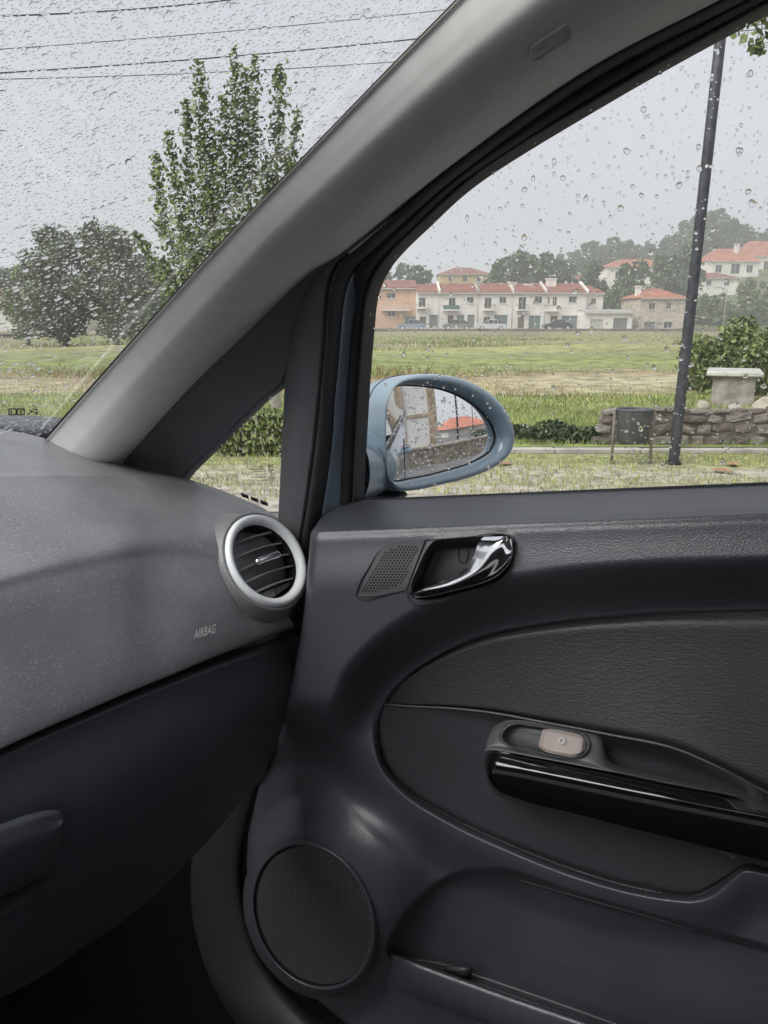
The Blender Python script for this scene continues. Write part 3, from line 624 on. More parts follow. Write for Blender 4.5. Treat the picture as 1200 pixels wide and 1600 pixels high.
# ------------------------------------------------------------------ hillside: houses, trees
def hz(s, d): return float(hillz(np.array(s*1.), np.array(d*1.)))
def hill_house(label, d, px0, px1, base_py, eave_py, ridge_py, wm, rm, ops, depth=9, hip=True, **k):
    return house('hillside_house', label, d, px0, px1, base_py, eave_py, ridge_py, wm, rm, ops, depth, 'houses on the misty hillside', hip, foot=7, **k)
hill_house('yellow house with red roof rising above the left of the terrace', 170, 686, 764, 446, 428, 416, Yel, Tile, [(700,431,706,440,'w'),(722,431,729,440,'w'),(744,431,750,440,'w')])
hill_house('white hillside house with broad red roof above the garages', 185, 945, 1036, 444, 417, 403, Wt, TileO, [(958,424,968,436,'w'),(985,422,1000,438,'d'),(1012,424,1022,436,'w')])
hill_house('large white villa under wide orange roof at the right of the hillside', 190, 1098, 1180, 430, 408, 386, Wt, TileO, [(1112,414,1122,426,'w'),(1136,412,1150,428,'d'),(1160,414,1170,426,'w')], chim=[(1150,380,392,.5)])
hill_house('white villa wing with orange roof partly cut by the right window edge', 200, 1150, 1290, 430, 400, 374, Wt, TileO, [(1186,408,1196,426,'d'),(1205,408,1215,424,'w')])
hill_house('small pink house half hidden on the hillside left of the white one', 180, 900, 934, 446, 436, 426, Pnk, Tile, [(908,438,914,444,'w'),(920,438,926,444,'w')])
hill_house('red roofed house peeping out above the middle of the wood', 205, 985, 1030, 424, 412, 402, Pnk, TileO, [(1000,415,1006,421,'w')])
hill_house('low white house with red roof below the villas', 165, 1088, 1150, 452, 434, 424, Wt, Tile, [(1100,438,1108,446,'w'),(1128,438,1136,446,'w')])
hill_house('grey roofed house high on the hillside at the right edge', 240, 1165, 1300, 385, 372, 362, Wt, mat('slate_roof', (.12,.13,.15), .7), [(1180,376,1186,383,'w')])
b = MB(); d_ = 178; o = MB().box(-22, 22, 0, .5, -6, 0).build('retaining_wall', Grey, None); o.location = tuple(SW(s_at(1140, 445, d_), d_, z_at(443, d_))); o.rotation_euler = (0, 0, ROT); tag(o, 'grey retaining wall below the villas on the hillside', 'wall')

protos = []
for k in range(4):
    h = 9.0; 
    t = round_tree('hill_tree', (0, 0, 0), h, 3.4+.3*k, 1500, .75, M['leaf_h'], 100+k, 'misty grey green tree on the hillside', 'tree', 'trees on the misty hillside', h0=.0, nb=22); protos.append(t)
tall = []
for k in range(2):
    t = round_tree('hill_tree', (0, 0, 0), 15, 2.9, 1500, .8, M['leaf_h'], 120+k, 'tall slim misty tree on the hill skyline', 'tree', 'tall trees on the hill skyline', h0=.15, nb=26); tall.append(t)
green = [round_tree('slope_bush', (0, 0, 0), 9.0, 3.8, 1700, .7, M['leaf_g'], 130+k, 'fresh green bush on the slope right of the stone house', 'bush', 'green bushes on the right slope', h0=0, nb=24) for k in range(2)]
used = set()
def put(src, px, py_base, d, sc, label, group):
    h0_ = 15. if src in tall else 9.; s_ = s_at(px, py_base, d); z = hz(s_, d)-.2; top_ = z_at(py_base, d)+sc*h0_; sc = max(sc*.6, (top_-z)/h0_)
    loc = tuple(SW(s_, d, z)); rz = random.uniform(0, 6.28)
    if src.name not in used:
        used.add(src.name); src.location = loc; src.rotation_euler = (0, 0, rz); src.scale = (sc,)*3; src['label'] = label; src['group'] = group; return src
    return copy_tree(src, loc, rz, sc, label, group)
g = np.random.default_rng(77)
HLB, HLG = 'misty grey green tree on the hillside', 'trees on the misty hillside'
# (px, base py, distance, height in px)
row = [(600,450,150,30),(640,452,150,34),(655,450,150,30),(665,452,152,28),(585,440,150,20),
       (790,452,150,44),(815,452,152,50),(840,452,150,48),(862,452,150,40),(775,450,155,34),(880,450,155,36),
       (930,470,140,52),(920,465,140,34),(985,478,135,60),(975,478,136,42),(1040,455,150,52),(1062,455,150,60),(1050,470,140,46),
       (1100,520,128,62),(1125,520,127,68),(1150,520,128,58),(1175,520,127,72),(1200,520,127,64),(1228,520,127,76),(1110,500,132,40),(1085,505,130,44),(1190,480,140,44),(1215,470,140,50),(1165,470,142,36)]
for px, by, d, hp_ in row:
    sc = hp_*d/FPX/9.0*1.08
    if px > 1080: put(green[int(g.integers(0, 2))], px, by, d, sc*.85, 'fresh green bush on the slope right of the stone house', 'green bushes on the right slope'); continue
    put(protos[int(g.integers(0, 4))], px+g.uniform(-3, 3), by, d, sc, HLB, HLG)
for i, px in enumerate(np.arange(770, 1300, 13)):      # skyline woods
    base = np.interp(px, [770,860,940,1000,1060,1130,1200,1300], [440,430,418,415,408,392,380,378]); top = np.interp(px, [770,820,860,900,960,1000,1040,1080,1110,1140,1165,1185,1200,1300], [428,408,398,386,376,382,368,352,338,340,360,366,352,346])
    d = 235+g.uniform(-18, 25); hpx = (base-top)*g.uniform(.85, 1.12)
    if hpx < 8: continue
    put(protos[i % 4], px+g.uniform(-4, 4), base+4, d, hpx*d/FPX/9.0*1.05, 'misty tree in the wood along the hill skyline', 'wood along the hill skyline')
for i, px in enumerate(np.arange(905, 1200, 22)):
    base = np.interp(px, [905,1000,1100,1200], [432,424,412,400]); d = 215+g.uniform(-8, 8)
    put(protos[i % 4], px+g.uniform(-6, 6), base, d, g.uniform(22, 34)*d/FPX/9.0, 'misty tree in the wood along the hill skyline', 'wood along the hill skyline')
put(tall[0], 1116, 392, 232, 70*232/FPX/15, 'tall slim pointed tree on the hill skyline right of the post', 'tall trees on the hill skyline')
put(tall[1], 1084, 396, 240, 62*240/FPX/15, 'tall slim pointed tree on the hill skyline left of the post', 'tall trees on the hill skyline')
put(tall[0], 960, 420, 240, 52*240/FPX/15, 'tall pointed tree on the skyline above the white hillside house', 'tall trees on the hill skyline')
# green garden slope with shrubs at right
for i, (px, py, d, hp_) in enumerate([(985,482,130,30),(1010,470,150,22),(950,478,130,20),(965,470,140,26)]):
    put(protos[i], px, py, d, hp_*d/FPX/9, ['misty garden tree touching the left edge of the stone house', 'misty tree just behind the roof of the stone house', 'small misty tree over the left part of the garage block', 'misty tree over the dark roller door of the garage'][i], 'garden trees beside the stone house')
# small street lamp on the right
def street_lamp():
    d = 75.; s = s_at(1129, 520, d); H = z_at(452, d); t = thing('street_lamp', 'thin grey street lamp standing right of the dark post', 'street lamp', tuple(SW(s, d, .1)), ROT)
    mt = mat('lamp_grey', (.42,.41,.39), .5); MB().tube([(0,0,-.2),(0,0,H*.95),(-.15,0,H),(-.7,0,H+.05)], [.07,.05,.045,.04], 8).build('pole', mt, t, True); MB().box(-1.1,-.6,-.12,.12,H,H+.12).build('lamp_head', mt, t)
street_lamp()
# houses beyond the field at far left
house('far_house', 'white house at the far left edge beyond the dark trees', 70, -60, 26, 512, 462, 446, Wt, Tile, [(4,476,9,490,'w'),(16,480,22,492,'w')], hip=True)
house('far_house', 'small buff house glimpsed between slender tree and pillar', 80, 240, 300, 515, 466, 450, Stn, Tile, [(250,474,256,484,'w')], hip=True)
for i, (px, d, h, w) in enumerate([(30, 80, 7, 3.2), (-20, 75, 8, 3.5), (250, 70, 5, 2.5), (215, 85, 6, 3)]):
    round_tree('distant_tree', gpos(px, d), h, w, 1800, .5, M['leaf_h'], 150+i, ['grey tree far off behind the left bushy trees', 'grey tree beside the far left house', 'small tree right of the dark bushy trees', 'grey tree just behind the second dark bushy tree'][i])
round_tree('distant_tree', gpos(470, 60), 4, 2.0, 1500, .4, M['leaf'], 160, 'bushy tree far behind the quarter post')
# ------------------------------------------------------------------ wires
wm_ = mat('wire_black', (.03,.03,.032), .6)
for i, (a, b_, rr, lb) in enumerate([((0,25),(340,2),.022,'topmost thick overhead wire across the windscreen'), ((0,77),(700,15),.012,'thin overhead wire, second from the top'), ((0,114),(650,61),.020,'thick overhead wire, third from the top'), ((0,124),(600,98),.013,'lowest thin overhead wire passing the slender tree')]):
    d1 = 24.; pa = SW(s_at(a[0], a[1], d1), d1, z_at(a[1], d1)); pb = SW(s_at(b_[0], b_[1], d1+3), d1+3, z_at(b_[1], d1+3)); v = pb-pa
    pts_ = np.array([pa+v*t+np.array([0, 0, .25*((t-.5)**2-.25)]) for t in np.linspace(-1.2, 2.6, 24)])
    o = MB().tube(pts_, rr, 6).build('overhead_wire', wm_, None, True); tag(o, lb, 'wire', 'overhead wires')
d1 = 20.; o = MB().tube([SW(s_at(1000, 64, d1), d1, z_at(64, d1)), SW(s_at(1110, 53, d1), d1, z_at(53, d1)), SW(s_at(1400, 26, d1), d1, z_at(26, d1))], .011, 6).build('overhead_wire', wm_, None, True); tag(o, 'thin wire crossing behind the top of the dark post', 'wire')
# tree whose branch hangs into the top right corner
def corner_tree():
    d = 9.6; base = SW(s_at(1330, 700, d), d, 0); t = thing('roadside_tree', 'leafy tree whose branch hangs into the top right corner', 'tree', tuple(base))
    def q(px, py, dd=0): return SW(s_at(px, py, d+dd), d+dd, z_at(py, d+dd))
    b = MB(); b.tube([base, q(1325,400), q(1330,120), q(1335,-150)], [.14,.12,.09,.05], 9)
    brs = [[(1330,90),(1260,40),(1165,22)],[(1330,60),(1270,0),(1190,-20)],[(1330,140),(1260,78),(1178,70)],[(1332,20),(1300,-60),(1220,-90)],[(1332,0),(1390,-60),(1440,-80)]]
    cs = []; g = np.random.default_rng(9)
    for i, br in enumerate(brs):
        p = crv([q(*x, .1*i) for x in br], 24); b.tube(p[::3], np.linspace(.025, .004, len(p[::3])), 5); nl = 15 if i == 2 else 130
        k = (10+g.random(nl)*13).astype(int) if i != 2 else (22+g.random(nl)*2).astype(int); k = np.clip(k, 0, 23); cs.append(p[k]+g.normal(size=(nl, 3))*(.11 if i != 2 else .03)-np.array([0, 0, .04]))
    b.build('trunk', M['bark'], t, True, local=False); c = np.vstack(cs); v, f = leaf_pts(c, len(c), .13, .75, 6, .8); obj('crown', v, f, M['leaf'], t, False)
corner_tree()
# ------------------------------------------------------------------ the street behind the car (seen in the door mirror)
MQ = np.array([1.08, .41])
def bk(az, dist_, z=0.0):     # azimuth outwards from straight back, distance from the mirror
    a = R_(az); return np.array([MQ[0]+dist_*math.sin(a), MQ[1]-dist_*math.cos(a), z])
def wallbox(b, p, q, th, z0, z1):
    d = (q-p)[:2]; d = d/np.linalg.norm(d); n = np.array([d[1], -d[0]])
    if n@(p[:2]) < 0: n = -n
    n = -n if n[1] > 0 else n
    c = [(p[0], p[1]), (q[0], q[1]), (q[0]+n[0]*th, q[1]+n[1]*th), (p[0]+n[0]*th, p[1]+n[1]*th)]
    return b.add([(x, y, z0) for x, y in c]+[(x, y, z1) for x, y in c], [(0,1,2,3),(4,5,6,7),(0,1,5,4),(1,2,6,5),(2,3,7,6),(3,0,4,7)])
gs = mat('garden_wall_stone', (.34,.30,.235), .9, var=(5, .35, (.16,.14,.11)), bump=('v', 7, 1.0, .03))
wa, wb = bk(-9, 9.6), bk(32, 15.5)
t = thing('garden_wall', 'low stone garden wall reflected in the door mirror', 'wall', tuple(wa))
wallbox(MB(), wa, wb, 0.3, -.1, .62).build('masonry', gs, t, local=False)
cpst = mat('coping_stone', (.42,.38,.31), .9, var=(4, .2), bump=('n', 20, .5, .01))
for i in range(12):
    a, b_ = wa+(wb-wa)*(i+.01)/12, wa+(wb-wa)*(i+.99)/12; off = np.array([.01, .05, 0]); wallbox(MB(), a+off, b_+off, 0.42, .62, .69+.008*(i % 3)).build('coping_stone', cpst, t, local=False)
# white building with stone pilasters
fa, fb = bk(-16, 13.0), bk(5.6, 13.6)
t = thing('white_building', 'white walled building with brown stone pilasters reflected in the door mirror', 'building', tuple(fa))
wallbox(MB(), fa, fb, 8, 0, 6.5).build('wall', mat('bright_render', (.74,.73,.71), .85, var=(1.2, .06)), t, local=False)
ps = mat('pilaster_stone', (.40,.31,.22), .9, var=(3, .25), bump=('v', 5, .8, .03))
fd = (fb-fa)/np.linalg.norm(fb-fa)
def along(az):                # point of the facade at an azimuth
    v = bk(az, 1.)[:2]-MQ; A = np.array([fd[:2], -v]).T; k = np.linalg.solve(A, MQ-fa[:2]); return fa+fd*k[0]
for az, w in ((-3.9, .42), (4.4, .46), (-12, .42)):
    c = along(az); wallbox(MB(), c-fd*w/2+np.array([.0, .12, 0]), c+fd*w/2+np.array([0, .12, 0]), .1, 0, 6.5).build('pilaster', ps, t, local=False)
a, b_ = along(-2.6), along(3.1); wallbox(MB(), a+np.array([0, .06, 0]), b_+np.array([0, .06, 0]), .05, 1.92, 2.06).build('string_course', ps, t, local=False)
wallbox(MB(), fa-fd*.3+np.array([0, .4, 0]), fb+fd*.3+np.array([0, .4, 0]), 8.6, 6.5, 6.8).build('eaves', ps, t, local=False)
# orange roofed house beyond
hc = bk(14, 34.); t = thing('orange_roofed_house', 'house with bright orange hipped roof reflected in the door mirror', 'house', tuple(hc), R_(-14))
MB().box(-3.6, 3.6, -7, 0, -.2, .95).build('wall', Wt, t)
MB().add([(-4.2,.6,.9),(4.2,.6,.9),(4.2,-7.6,.9),(-4.2,-7.6,.9),(-1.6,-3.5,2.2),(1.6,-3.5,2.2)], [(0,1,5,4),(1,2,5),(2,3,4,5),(3,0,4)]).build('roof', mat('bright_tile', (.50,.19,.12), .8, var=(1.5, .15), bump=('n', 9, .5, .03)), t)
for az, d_, rr, lb in ((11.0, 15.5, .07, 'dark pole reflected in the door mirror before the orange roof'), (15.3, 26, .05, 'thin pole reflected near the right end of the mirror')):
    o = MB().tube([bk(az, d_), bk(az, d_, 3.5), bk(az, d_, 7.5)], [rr, rr*.95, rr*.8], 8).build('utility_pole', mat('pole_dark', (.05,.05,.05), .7), None, True); tag(o, lb, 'pole')
ha, hb2 = bk(15.0, 12.9), bk(30, 14.8)
t = thing('garden_hedge', 'dark green hedge on the garden wall reflected in the door mirror', 'hedge', tuple(ha)); g = np.random.default_rng(90)
n = 4000; k = g.random(n); p_ = ha[None]*(1-k[:, None])+hb2[None]*k[:, None]; p_ = p_+np.stack([g.normal(size=n)*.12, .25+g.normal(size=n)*.10, 0.1+g.random(n)*.85], 1)
v, f = leaf_pts(p_, n, .09, .7, 90); obj('foliage', v, f, M['leaf_d'], t, False)
b = MB()
for i in range(9): q_ = ha*(1-i/8)+hb2*i/8+np.array([0, .25, 0]); b.tube([q_, q_+np.array([.03, 0, 1.0])], [.02, .008], 5)
b.build('stems', M['bark'], t, True, local=False)
# ================================================================== THE CAR
CAR = thing('car', 'pale blue car seen from its cabin, with grey dashboard, right front door and door mirror', 'car', (0, 0, 0))
def side(px, py, off=0.0):     # side window plane, leaning inboard towards the roof; off = inboard offset
    return on_pl(px, py, (1, 0, .29), .835-off)
def SD(lst, off=0.0):
    a = np.array(lst, float); return side(a[:, 0], a[:, 1], a[:, 2] if a.shape[1] > 2 else off)
WN, WC = np.array([0, .53, 1.0]), -.17+.53*.92           # windscreen plane
def WS(lst, off=0.0):
    a = np.array(lst, float); return on_pl(a[:, 0], a[:, 1], WN, WC-off)
def WY(lst):                   # (px, py, forward distance)
    a = np.array(lst, float); return on_y(a[:, 0], a[:, 1], a[:, 2])

# ---------------------------------------------------------------- door panel
DX = .90
yt = lambda px: 783-.0403*(px-555)
LOOP = [(1640,932),(1400,940),(1200,950),(1000,957),(850,972),(750,993),(680,1025),(630,1060),(602,1092),(592,1125),(592,1160),(603,1197),(640,1238),(700,1276),(800,1323),(900,1362),(1000,1390),(1050,1398),(1085,1400),(1110,1393),(1135,1372),(1160,1353),(1200,1358),(1400,1400),(1640,1440)]
LOOP = np.vstack([crv(LOOP[1:-1], 140), [LOOP[-1], LOOP[0]]])
CUP = crv([(640,925),(642,915),(652,890),(665,862),(678,846),(700,842),(760,838),(792,836),(803,845),(802,868),(794,892),(772,913),(730,926),(665,941),(647,938)], 80, True)
POCK = [(600,1486),(612,1455),(640,1415),(680,1377),(720,1357),(780,1354),(900,1392),(1200,1475),(1640,1600),(1640,1900),(1100,1665),(900,1592),(700,1522)]
POCK = crv(POCK, 120, True)
SPK = (489, 1432); ca, sa = math.cos(R_(-24)), math.sin(R_(-24))
def hfield(px, py, cup=True):
    px = np.asarray(px, float); py = np.asarray(py, float); t = py-yt(px); sd = sdist(px, py, LOOP)
    led = .086*np.clip(t/46., 0, 1)-.005*np.exp(-((t-46)/8.)**2)
    hU = led+.012*ss((t-50)/90.)
    hU = .018+(hU-.018)*ss(sd/85.)
    hU = np.where(t < 40, np.maximum(hU, led), hU)
    e = np.clip(sd, 0, None)
    hL = .034*np.sqrt(np.clip(e/9., 0, 1))*(1-.70*ss((e-9)/75.))+.004
    w = ss((py-1085)/120.)
    h = hU*(1-w)+hL*w
    # speaker pod
    dx, dy = px-515, py-1415; c, s = math.cos(.42), math.sin(.42)
    a, b = (dx*c+dy*s)/170., (-dx*s+dy*c)/205.
    q = np.clip(1-(a*a+b*b), 0, 1); h = h+.062*q*q*(3-2*q)*ss((sd-5)/90.)
    h = np.where(sd < 0, np.minimum(h, .018*ss(1+sd/6.)*(1-w)+.002), h)
    sp_ = sdist(px, py, POCK); h = h-.030*ss(-sp_/14.)*ss((py-1330)/60.)
    kq = np.sqrt((((px-SPK[0])*ca+(py-SPK[1])*sa)/86.)**2+((-(px-SPK[0])*sa+(py-SPK[1])*ca)/113.)**2); h = h-.035*ss((1.02-kq)/.10)
    # bottom of the door falls away outboard
    h = h-.03*ss((py-1560)/250.)*ss((px-700)/200)
    if cup:
        scp = sdist(px, py, CUP); h = h-.034*ss(-scp/16.)+.0015*np.exp(-(scp/4.)**2)
    return h
def DP(px, py, h): return on_x(px, py, DX-h)
def DR(lst, off=0.0, absolute=False):
    a = np.array(lst, float); h = (a[:, 2] if absolute else hfield(a[:, 0], a[:, 1], False)+off); return DP(a[:, 0], a[:, 1], h)
xl_k = [(750,556),(780,548),(788,522),(803,502),(828,485),(870,482),(940,476),(1000,468),(1060,457),(1130,440),(1180,424),(1230,404),(1300,388),(1350,385),(1400,391),(1480,422),(1540,470),(1600,540),(1700,620),(2000,760)]
xl = lambda py: np.interp(py, [a for a, b in xl_k], [b for a, b in xl_k])
nu, nv = 560, 600
U = np.linspace(0, 1, nu)[None, :]; V = np.linspace(0, 1, nv)[:, None]
pyn = 780+V*(1960-780)*np.ones_like(U)
PX = xl(pyn)+U**1.0*(1640-xl(pyn)); PY = pyn+(yt(PX)-780)*(1-V)**3
H = hfield(PX, PY)
edge = np.clip((PX-xl(pyn))/14., 0, 1); H = H-.02*(1-np.sqrt(1-(1-edge)**2))
pts = DP(PX, PY, H)
# turn the left edge outboard so the panel has thickness
back = pts[:, :1].copy(); back[:, 0, 0] += .05; pts = np.concatenate([back, pts], 1)
door = grid('door_panel', pts, M['door'], CAR); door['label'] = 'charcoal grained right front door panel'

def patch(name, top, bot, hf, mt, parent, n=120, m=40, pw=1.0, index=False):
    """grid between two pixel curves, depth from hf(px,py,u,v)"""
    T, B = crv(top, n, index=index), crv(bot, n, index=index); v = np.linspace(0, 1, m)[:, None, None]
    pp = T[None]*(1-v)+B[None]*v; u = np.linspace(0, 1, n)[None, :]*np.ones((m, 1)); vv = v[:, :, 0]*np.ones((1, n))
    return grid(name, DP(pp[..., 0], pp[..., 1], hf(pp[..., 0], pp[..., 1], u, vv)), mt, parent)
LT = [(600,1097),(606,1082),(634,1058),(684,1025),(754,994),(852,974),(1000,959),(1200,952),(1400,944),(1640,938)]
LB = [(600,1099),(640,1102),(700,1105),(760,1111),(850,1127),(950,1146),(1060,1170),(1120,1196),(1200,1238),(1640,1420)]
def leaf_h(px, py, u, v):
    return .014+.030*ss(u/.5)*v**1.3-.010*np.exp(-(v/.05)**2)-.010*np.exp(-((1-v)/.03)**2)-.008*(1-ss(u/.06))
patch('leather_insert', LT, LB, leaf_h, M['leather'], door, 150, 70)['label'] = 'black wrinkled leatherette upper insert'
# stitched bead along the lower rim of the leather
bead = crv(LB, 120); hb = .040*ss(np.linspace(0, 1, 120)/.5)*.75+.013
MB().tube(DP(bead[:, 0], bead[:, 1]+1.5, hb), .0016, 6).build('insert_bead', M['grey'], door, True, local=False)
IB = [(595,1101),(591,1130),(592,1163),(603,1199),(640,1240),(701,1278),(801,1325),(901,1363),(1000,1391),(1085,1401),(1134,1373),(1160,1355),(1200,1360),(1640,1444)]
IT = [(600,1101),(620,1103),(640,1104),(680,1106),(720,1108),(780,1115),(850,1129),(950,1148),(1060,1173),(1120,1199),(1160,1219),(1200,1241),(1300,1282),(1640,1424)]
def ins_h(px, py, u, v):
    h = .012+.020*ss(u/.4)*np.exp(-(v/.06)**2)
    h += .060*ss((px-1075-(1172-py)*.0)/115.)*ss((1330-py)/60.)
    return h-.016*np.exp(-((1-v)/.025)**2)
patch('insert_panel', IT, IB, ins_h, M['insert'], door, 150, 60)['label'] = 'dark grained lower insert around the pull handle'

# armrest top, switch, piano black strip
AB = [(762,1152),(774,1134),(800,1125),(860,1131),(922,1141),(941,1152),(951,1183),(966,1196),(1000,1206),(1060,1219),(1120,1231),(1200,1247),(1640,1336)]
AF = [(757,1176),(762,1172),(778,1172),(830,1182),(895,1194),(925,1200),(950,1205),(968,1208),(1002,1215),(1060,1227),(1120,1238),(1200,1254),(1640,1342)]
WELL = [(783,1152),(790,1138),(802,1132),(830,1134),(880,1142),(912,1149),(919,1160),(915,1174),(900,1183),(880,1183),(830,1172),(795,1165)]
wl_ = crv(WELL, 72, True)
arm = patch('armrest', AB, AF, lambda px, py, u, v: .030+.034*v-.006*np.exp(-(v/.12)**2)-.004*np.exp(-((1-v)/.1)**2)-.016*ss(-sdist(px, py, wl_)/5.), M['grey'], CAR, 420, 60, index=True)
arm['label'] = 'grey pull handle top with window switch'
ST = [(757,1182),(761,1176),(774,1174),(810,1180),(900,1198),(1000,1218),(1100,1237),(1200,1256),(1640,1344)]
SB = [(756,1192),(759,1216),(774,1240),(810,1256),(900,1280),(1000,1306),(1100,1331),(1200,1356),(1640,1466)]
def strip_h(px, py, u, v):
    q = np.clip(py-np.interp(px, [a for a, b in ST], [b for a, b in ST]), 0, None)
    p = np.where(q < 20, .0630+.00073*q-.0000026*q*q, .07656+.0022*(1-np.exp(-(q-20)/7.)))
    p = p-.004*np.exp(-(q/1.5)**2)-np.interp(v, [0,.7,.9,1.0], [0,.0005,.005,.022])
    return p-.030*(1-np.sqrt(np.clip(1-(1-np.clip(u/.035, 0, 1))**2, 0, 1)))
patch('handle_strip', ST, SB, strip_h, M['gloss'], arm, 170, 60)['label'] = 'glossy black pull handle face'
# switch well, bezel and beige rocker
def arm_h(px, py):
    Tt, Bb = crv(AB, 200, index=True), crv(AF, 200, index=True)
    yT = np.interp(px, Tt[:, 0], Tt[:, 1]); yB = np.interp(px, Bb[:, 0], Bb[:, 1]); v = np.clip((py-yT)/(yB-yT), 0, 1); return .030+.036*v
cc = wl_.mean(0)
ring = [(1.07, .0005), (1.05, .0035), (1.0, .0038), (.97, .0010), (.95, -.0005)]
grid('switch_bezel', np.array([DP(*(cc+(wl_-cc)*k).T, arm_h(*(cc+(wl_-cc)*k).T)+h) for k, h in ring]), M['satin'], arm, closed=True)
dsh = [(.95, -.003), (.88, -.0125), (.7, -.0145), (.35, -.0145), (.01, -.0145)]
grid('switch_well', np.array([DP(*(cc+(wl_-cc)*k).T, arm_h(*(cc+(wl_-cc)*k).T)+h) for k, h in dsh]), M['satin'], arm, closed=True)
BT = [(848,1139),(860,1139),(885,1143),(908,1149),(917,1156)]; BB = [(841,1166),(850,1173),(875,1180),(900,1182),(914,1175)]
def btn_h(px, py, u, v): return arm_h(px, py)+.0045+.006*ss(u/.5)*(1-.4*u)-.006*np.exp(-((1-u)/.06)**2)-.004*np.exp(-(u/.05)**2)-.004*np.exp(-(v/.08)**2)-.004*np.exp(-((1-v)/.08)**2)
sw = patch('window_switch', BT, BB, btn_h, M['switch'], arm, 40, 30); sw['label'] = 'beige window rocker switch'
ic = np.array([(873,1160),(874,1155),(878,1153),(882,1156),(883,1161),(879,1162)])
MB().tube(np.vstack([DP(ic[:, 0], ic[:, 1], arm_h(ic[:, 0], ic[:, 1])+.0118), DP(ic[:1, 0], ic[:1, 1], arm_h(ic[:1, 0], ic[:1, 1])+.0118)]), .0006, 5).build('window_symbol', M['white'], arm, True, local=False)

# storage pocket lip along the bottom of the door
PL = [(596,1486),(640,1500),(700,1522),(800,1558),(900,1592),(1050,1645),(1640,1850)]
def lip(off, h): return DP(np.array([p[0] for p in PL], float), np.array([p[1]+off for p in PL], float), np.array([.012]+[h]*6))
loft('pocket_lip', [lip(-2, .030), lip(0, .050), lip(6, .0565), lip(16, .0585), lip(32, .059), lip(48, .056), lip(90, .044), lip(300, .03)], M['door'], door, 90, 40)
clp = crv([(690,1512),(715,1508),(738,1516),(735,1526),(712,1526)], 30, True); cc2 = clp.mean(0)
grid('pocket_clip', np.array([DP(*(cc2+(clp-cc2)*k).T, np.full(30, h)) for k, h in [(1, .0), (.9, .022), (.6, .028), (.02, .029)]]), M['satin'], door, closed=True)

# loudspeaker grille: disc, rim and crossed bars
ca, sa = math.cos(R_(-24)), math.sin(R_(-24))
def ell(k, a=86, b=113, n=72, c=SPK):
    q = np.linspace(0, 2*math.pi, n, endpoint=False); x, y = a*k*np.cos(q), b*k*np.sin(q); return c[0]+x*ca-y*sa, c[1]+x*sa+y*ca
e1 = ell(1.0)
cen3 = DP(np.array([SPK[0]]), np.array([SPK[1]]), hfield(np.array([SPK[0]]), np.array([SPK[1]])))[0]
rim3 = DP(*e1, hfield(*e1)); A_ = np.c_[rim3[:, 1:], np.ones(len(rim3))]; co = np.linalg.lstsq(A_, rim3[:, 0], rcond=None)[0]
pn_ = np.array([1, -co[0], -co[1]]); pn_ /= np.linalg.norm(pn_); pc = np.array([co[2], 0, 0])@pn_
def spk(px, py, lift): # point on the grille plane, lifted inboard
    d = ray(px, py); return O+d*(((pc-lift-O@pn_)/(d@pn_)))[..., None]
LIFT = .012
grille = grid('speaker_grille', np.array([spk(*ell(k), LIFT+h) for k, h in [(1.0, -.006), (.98, -.001), (.6, .0005), (.3, .001), (.01, .001)]]), mat('grille_dark', (.010,.011,.013), .6), CAR, closed=True)
grille['label'] = 'round black loudspeaker grille low in the door'
grid('grille_rim', np.array([spk(*ell(k), LIFT+h) for k, h in [(1.20, -.034), (1.14, -.016), (1.09, -.004), (1.055, .002), (1.03, .003), (1.012, .001), (1.0, -.003), (.985, -.006)]]), M['door'], grille, closed=True)
gb = MB(); ex, ey = spk(np.array([SPK[0]+10.]), np.array([SPK[1]*1.]), LIFT)[0]-spk(np.array([SPK[0]*1.]), np.array([SPK[1]*1.]), LIFT)[0], None
g0 = spk(np.array([SPK[0]*1.]), np.array([SPK[1]*1.]), LIFT+.0015)[0]; e_u = ex/np.linalg.norm(ex); e_v = np.cross(pn_, e_u)
re3 = spk(*ell(.985), LIFT+.0015)-g0; ru, rv = re3@e_u, re3@e_v
qd = np.c_[ru**2, ru*rv, rv**2]; ab = np.linalg.lstsq(qd, np.ones(len(ru)), rcond=None)[0]
Rm = max(np.hypot(ru, rv)); pit = .0044
for rot in (R_(28), R_(118)):
    du, dv = math.cos(rot), math.sin(rot); nu_, nv_ = -dv, du
    for k in np.arange(-Rm, Rm, pit):
        u0, v0 = nu_*k, nv_*k
        a = ab[0]*du*du+ab[1]*du*dv+ab[2]*dv*dv; b = 2*ab[0]*u0*du+ab[1]*(u0*dv+v0*du)+2*ab[2]*v0*dv; c = ab[0]*u0*u0+ab[1]*u0*v0+ab[2]*v0*v0-1
        dsc = b*b-4*a*c
        if dsc <= 0: continue
        t1, t2 = (-b-math.sqrt(dsc))/(2*a), (-b+math.sqrt(dsc))/(2*a); w = .0009
        q = [g0+e_u*(u0+du*t+nu_*ww)+e_v*(v0+dv*t+nv_*ww)-pn_*(.0002 if rot < 1 else .0004) for t, ww in ((t1, -w), (t2, -w), (t2, w), (t1, w))]
        gb.add(q, [(0, 1, 2, 3)])
kind(gb.build('grille_mesh', mat('grille_bars', (.075,.076,.082), .5), grille, False, local=False), 'stuff')

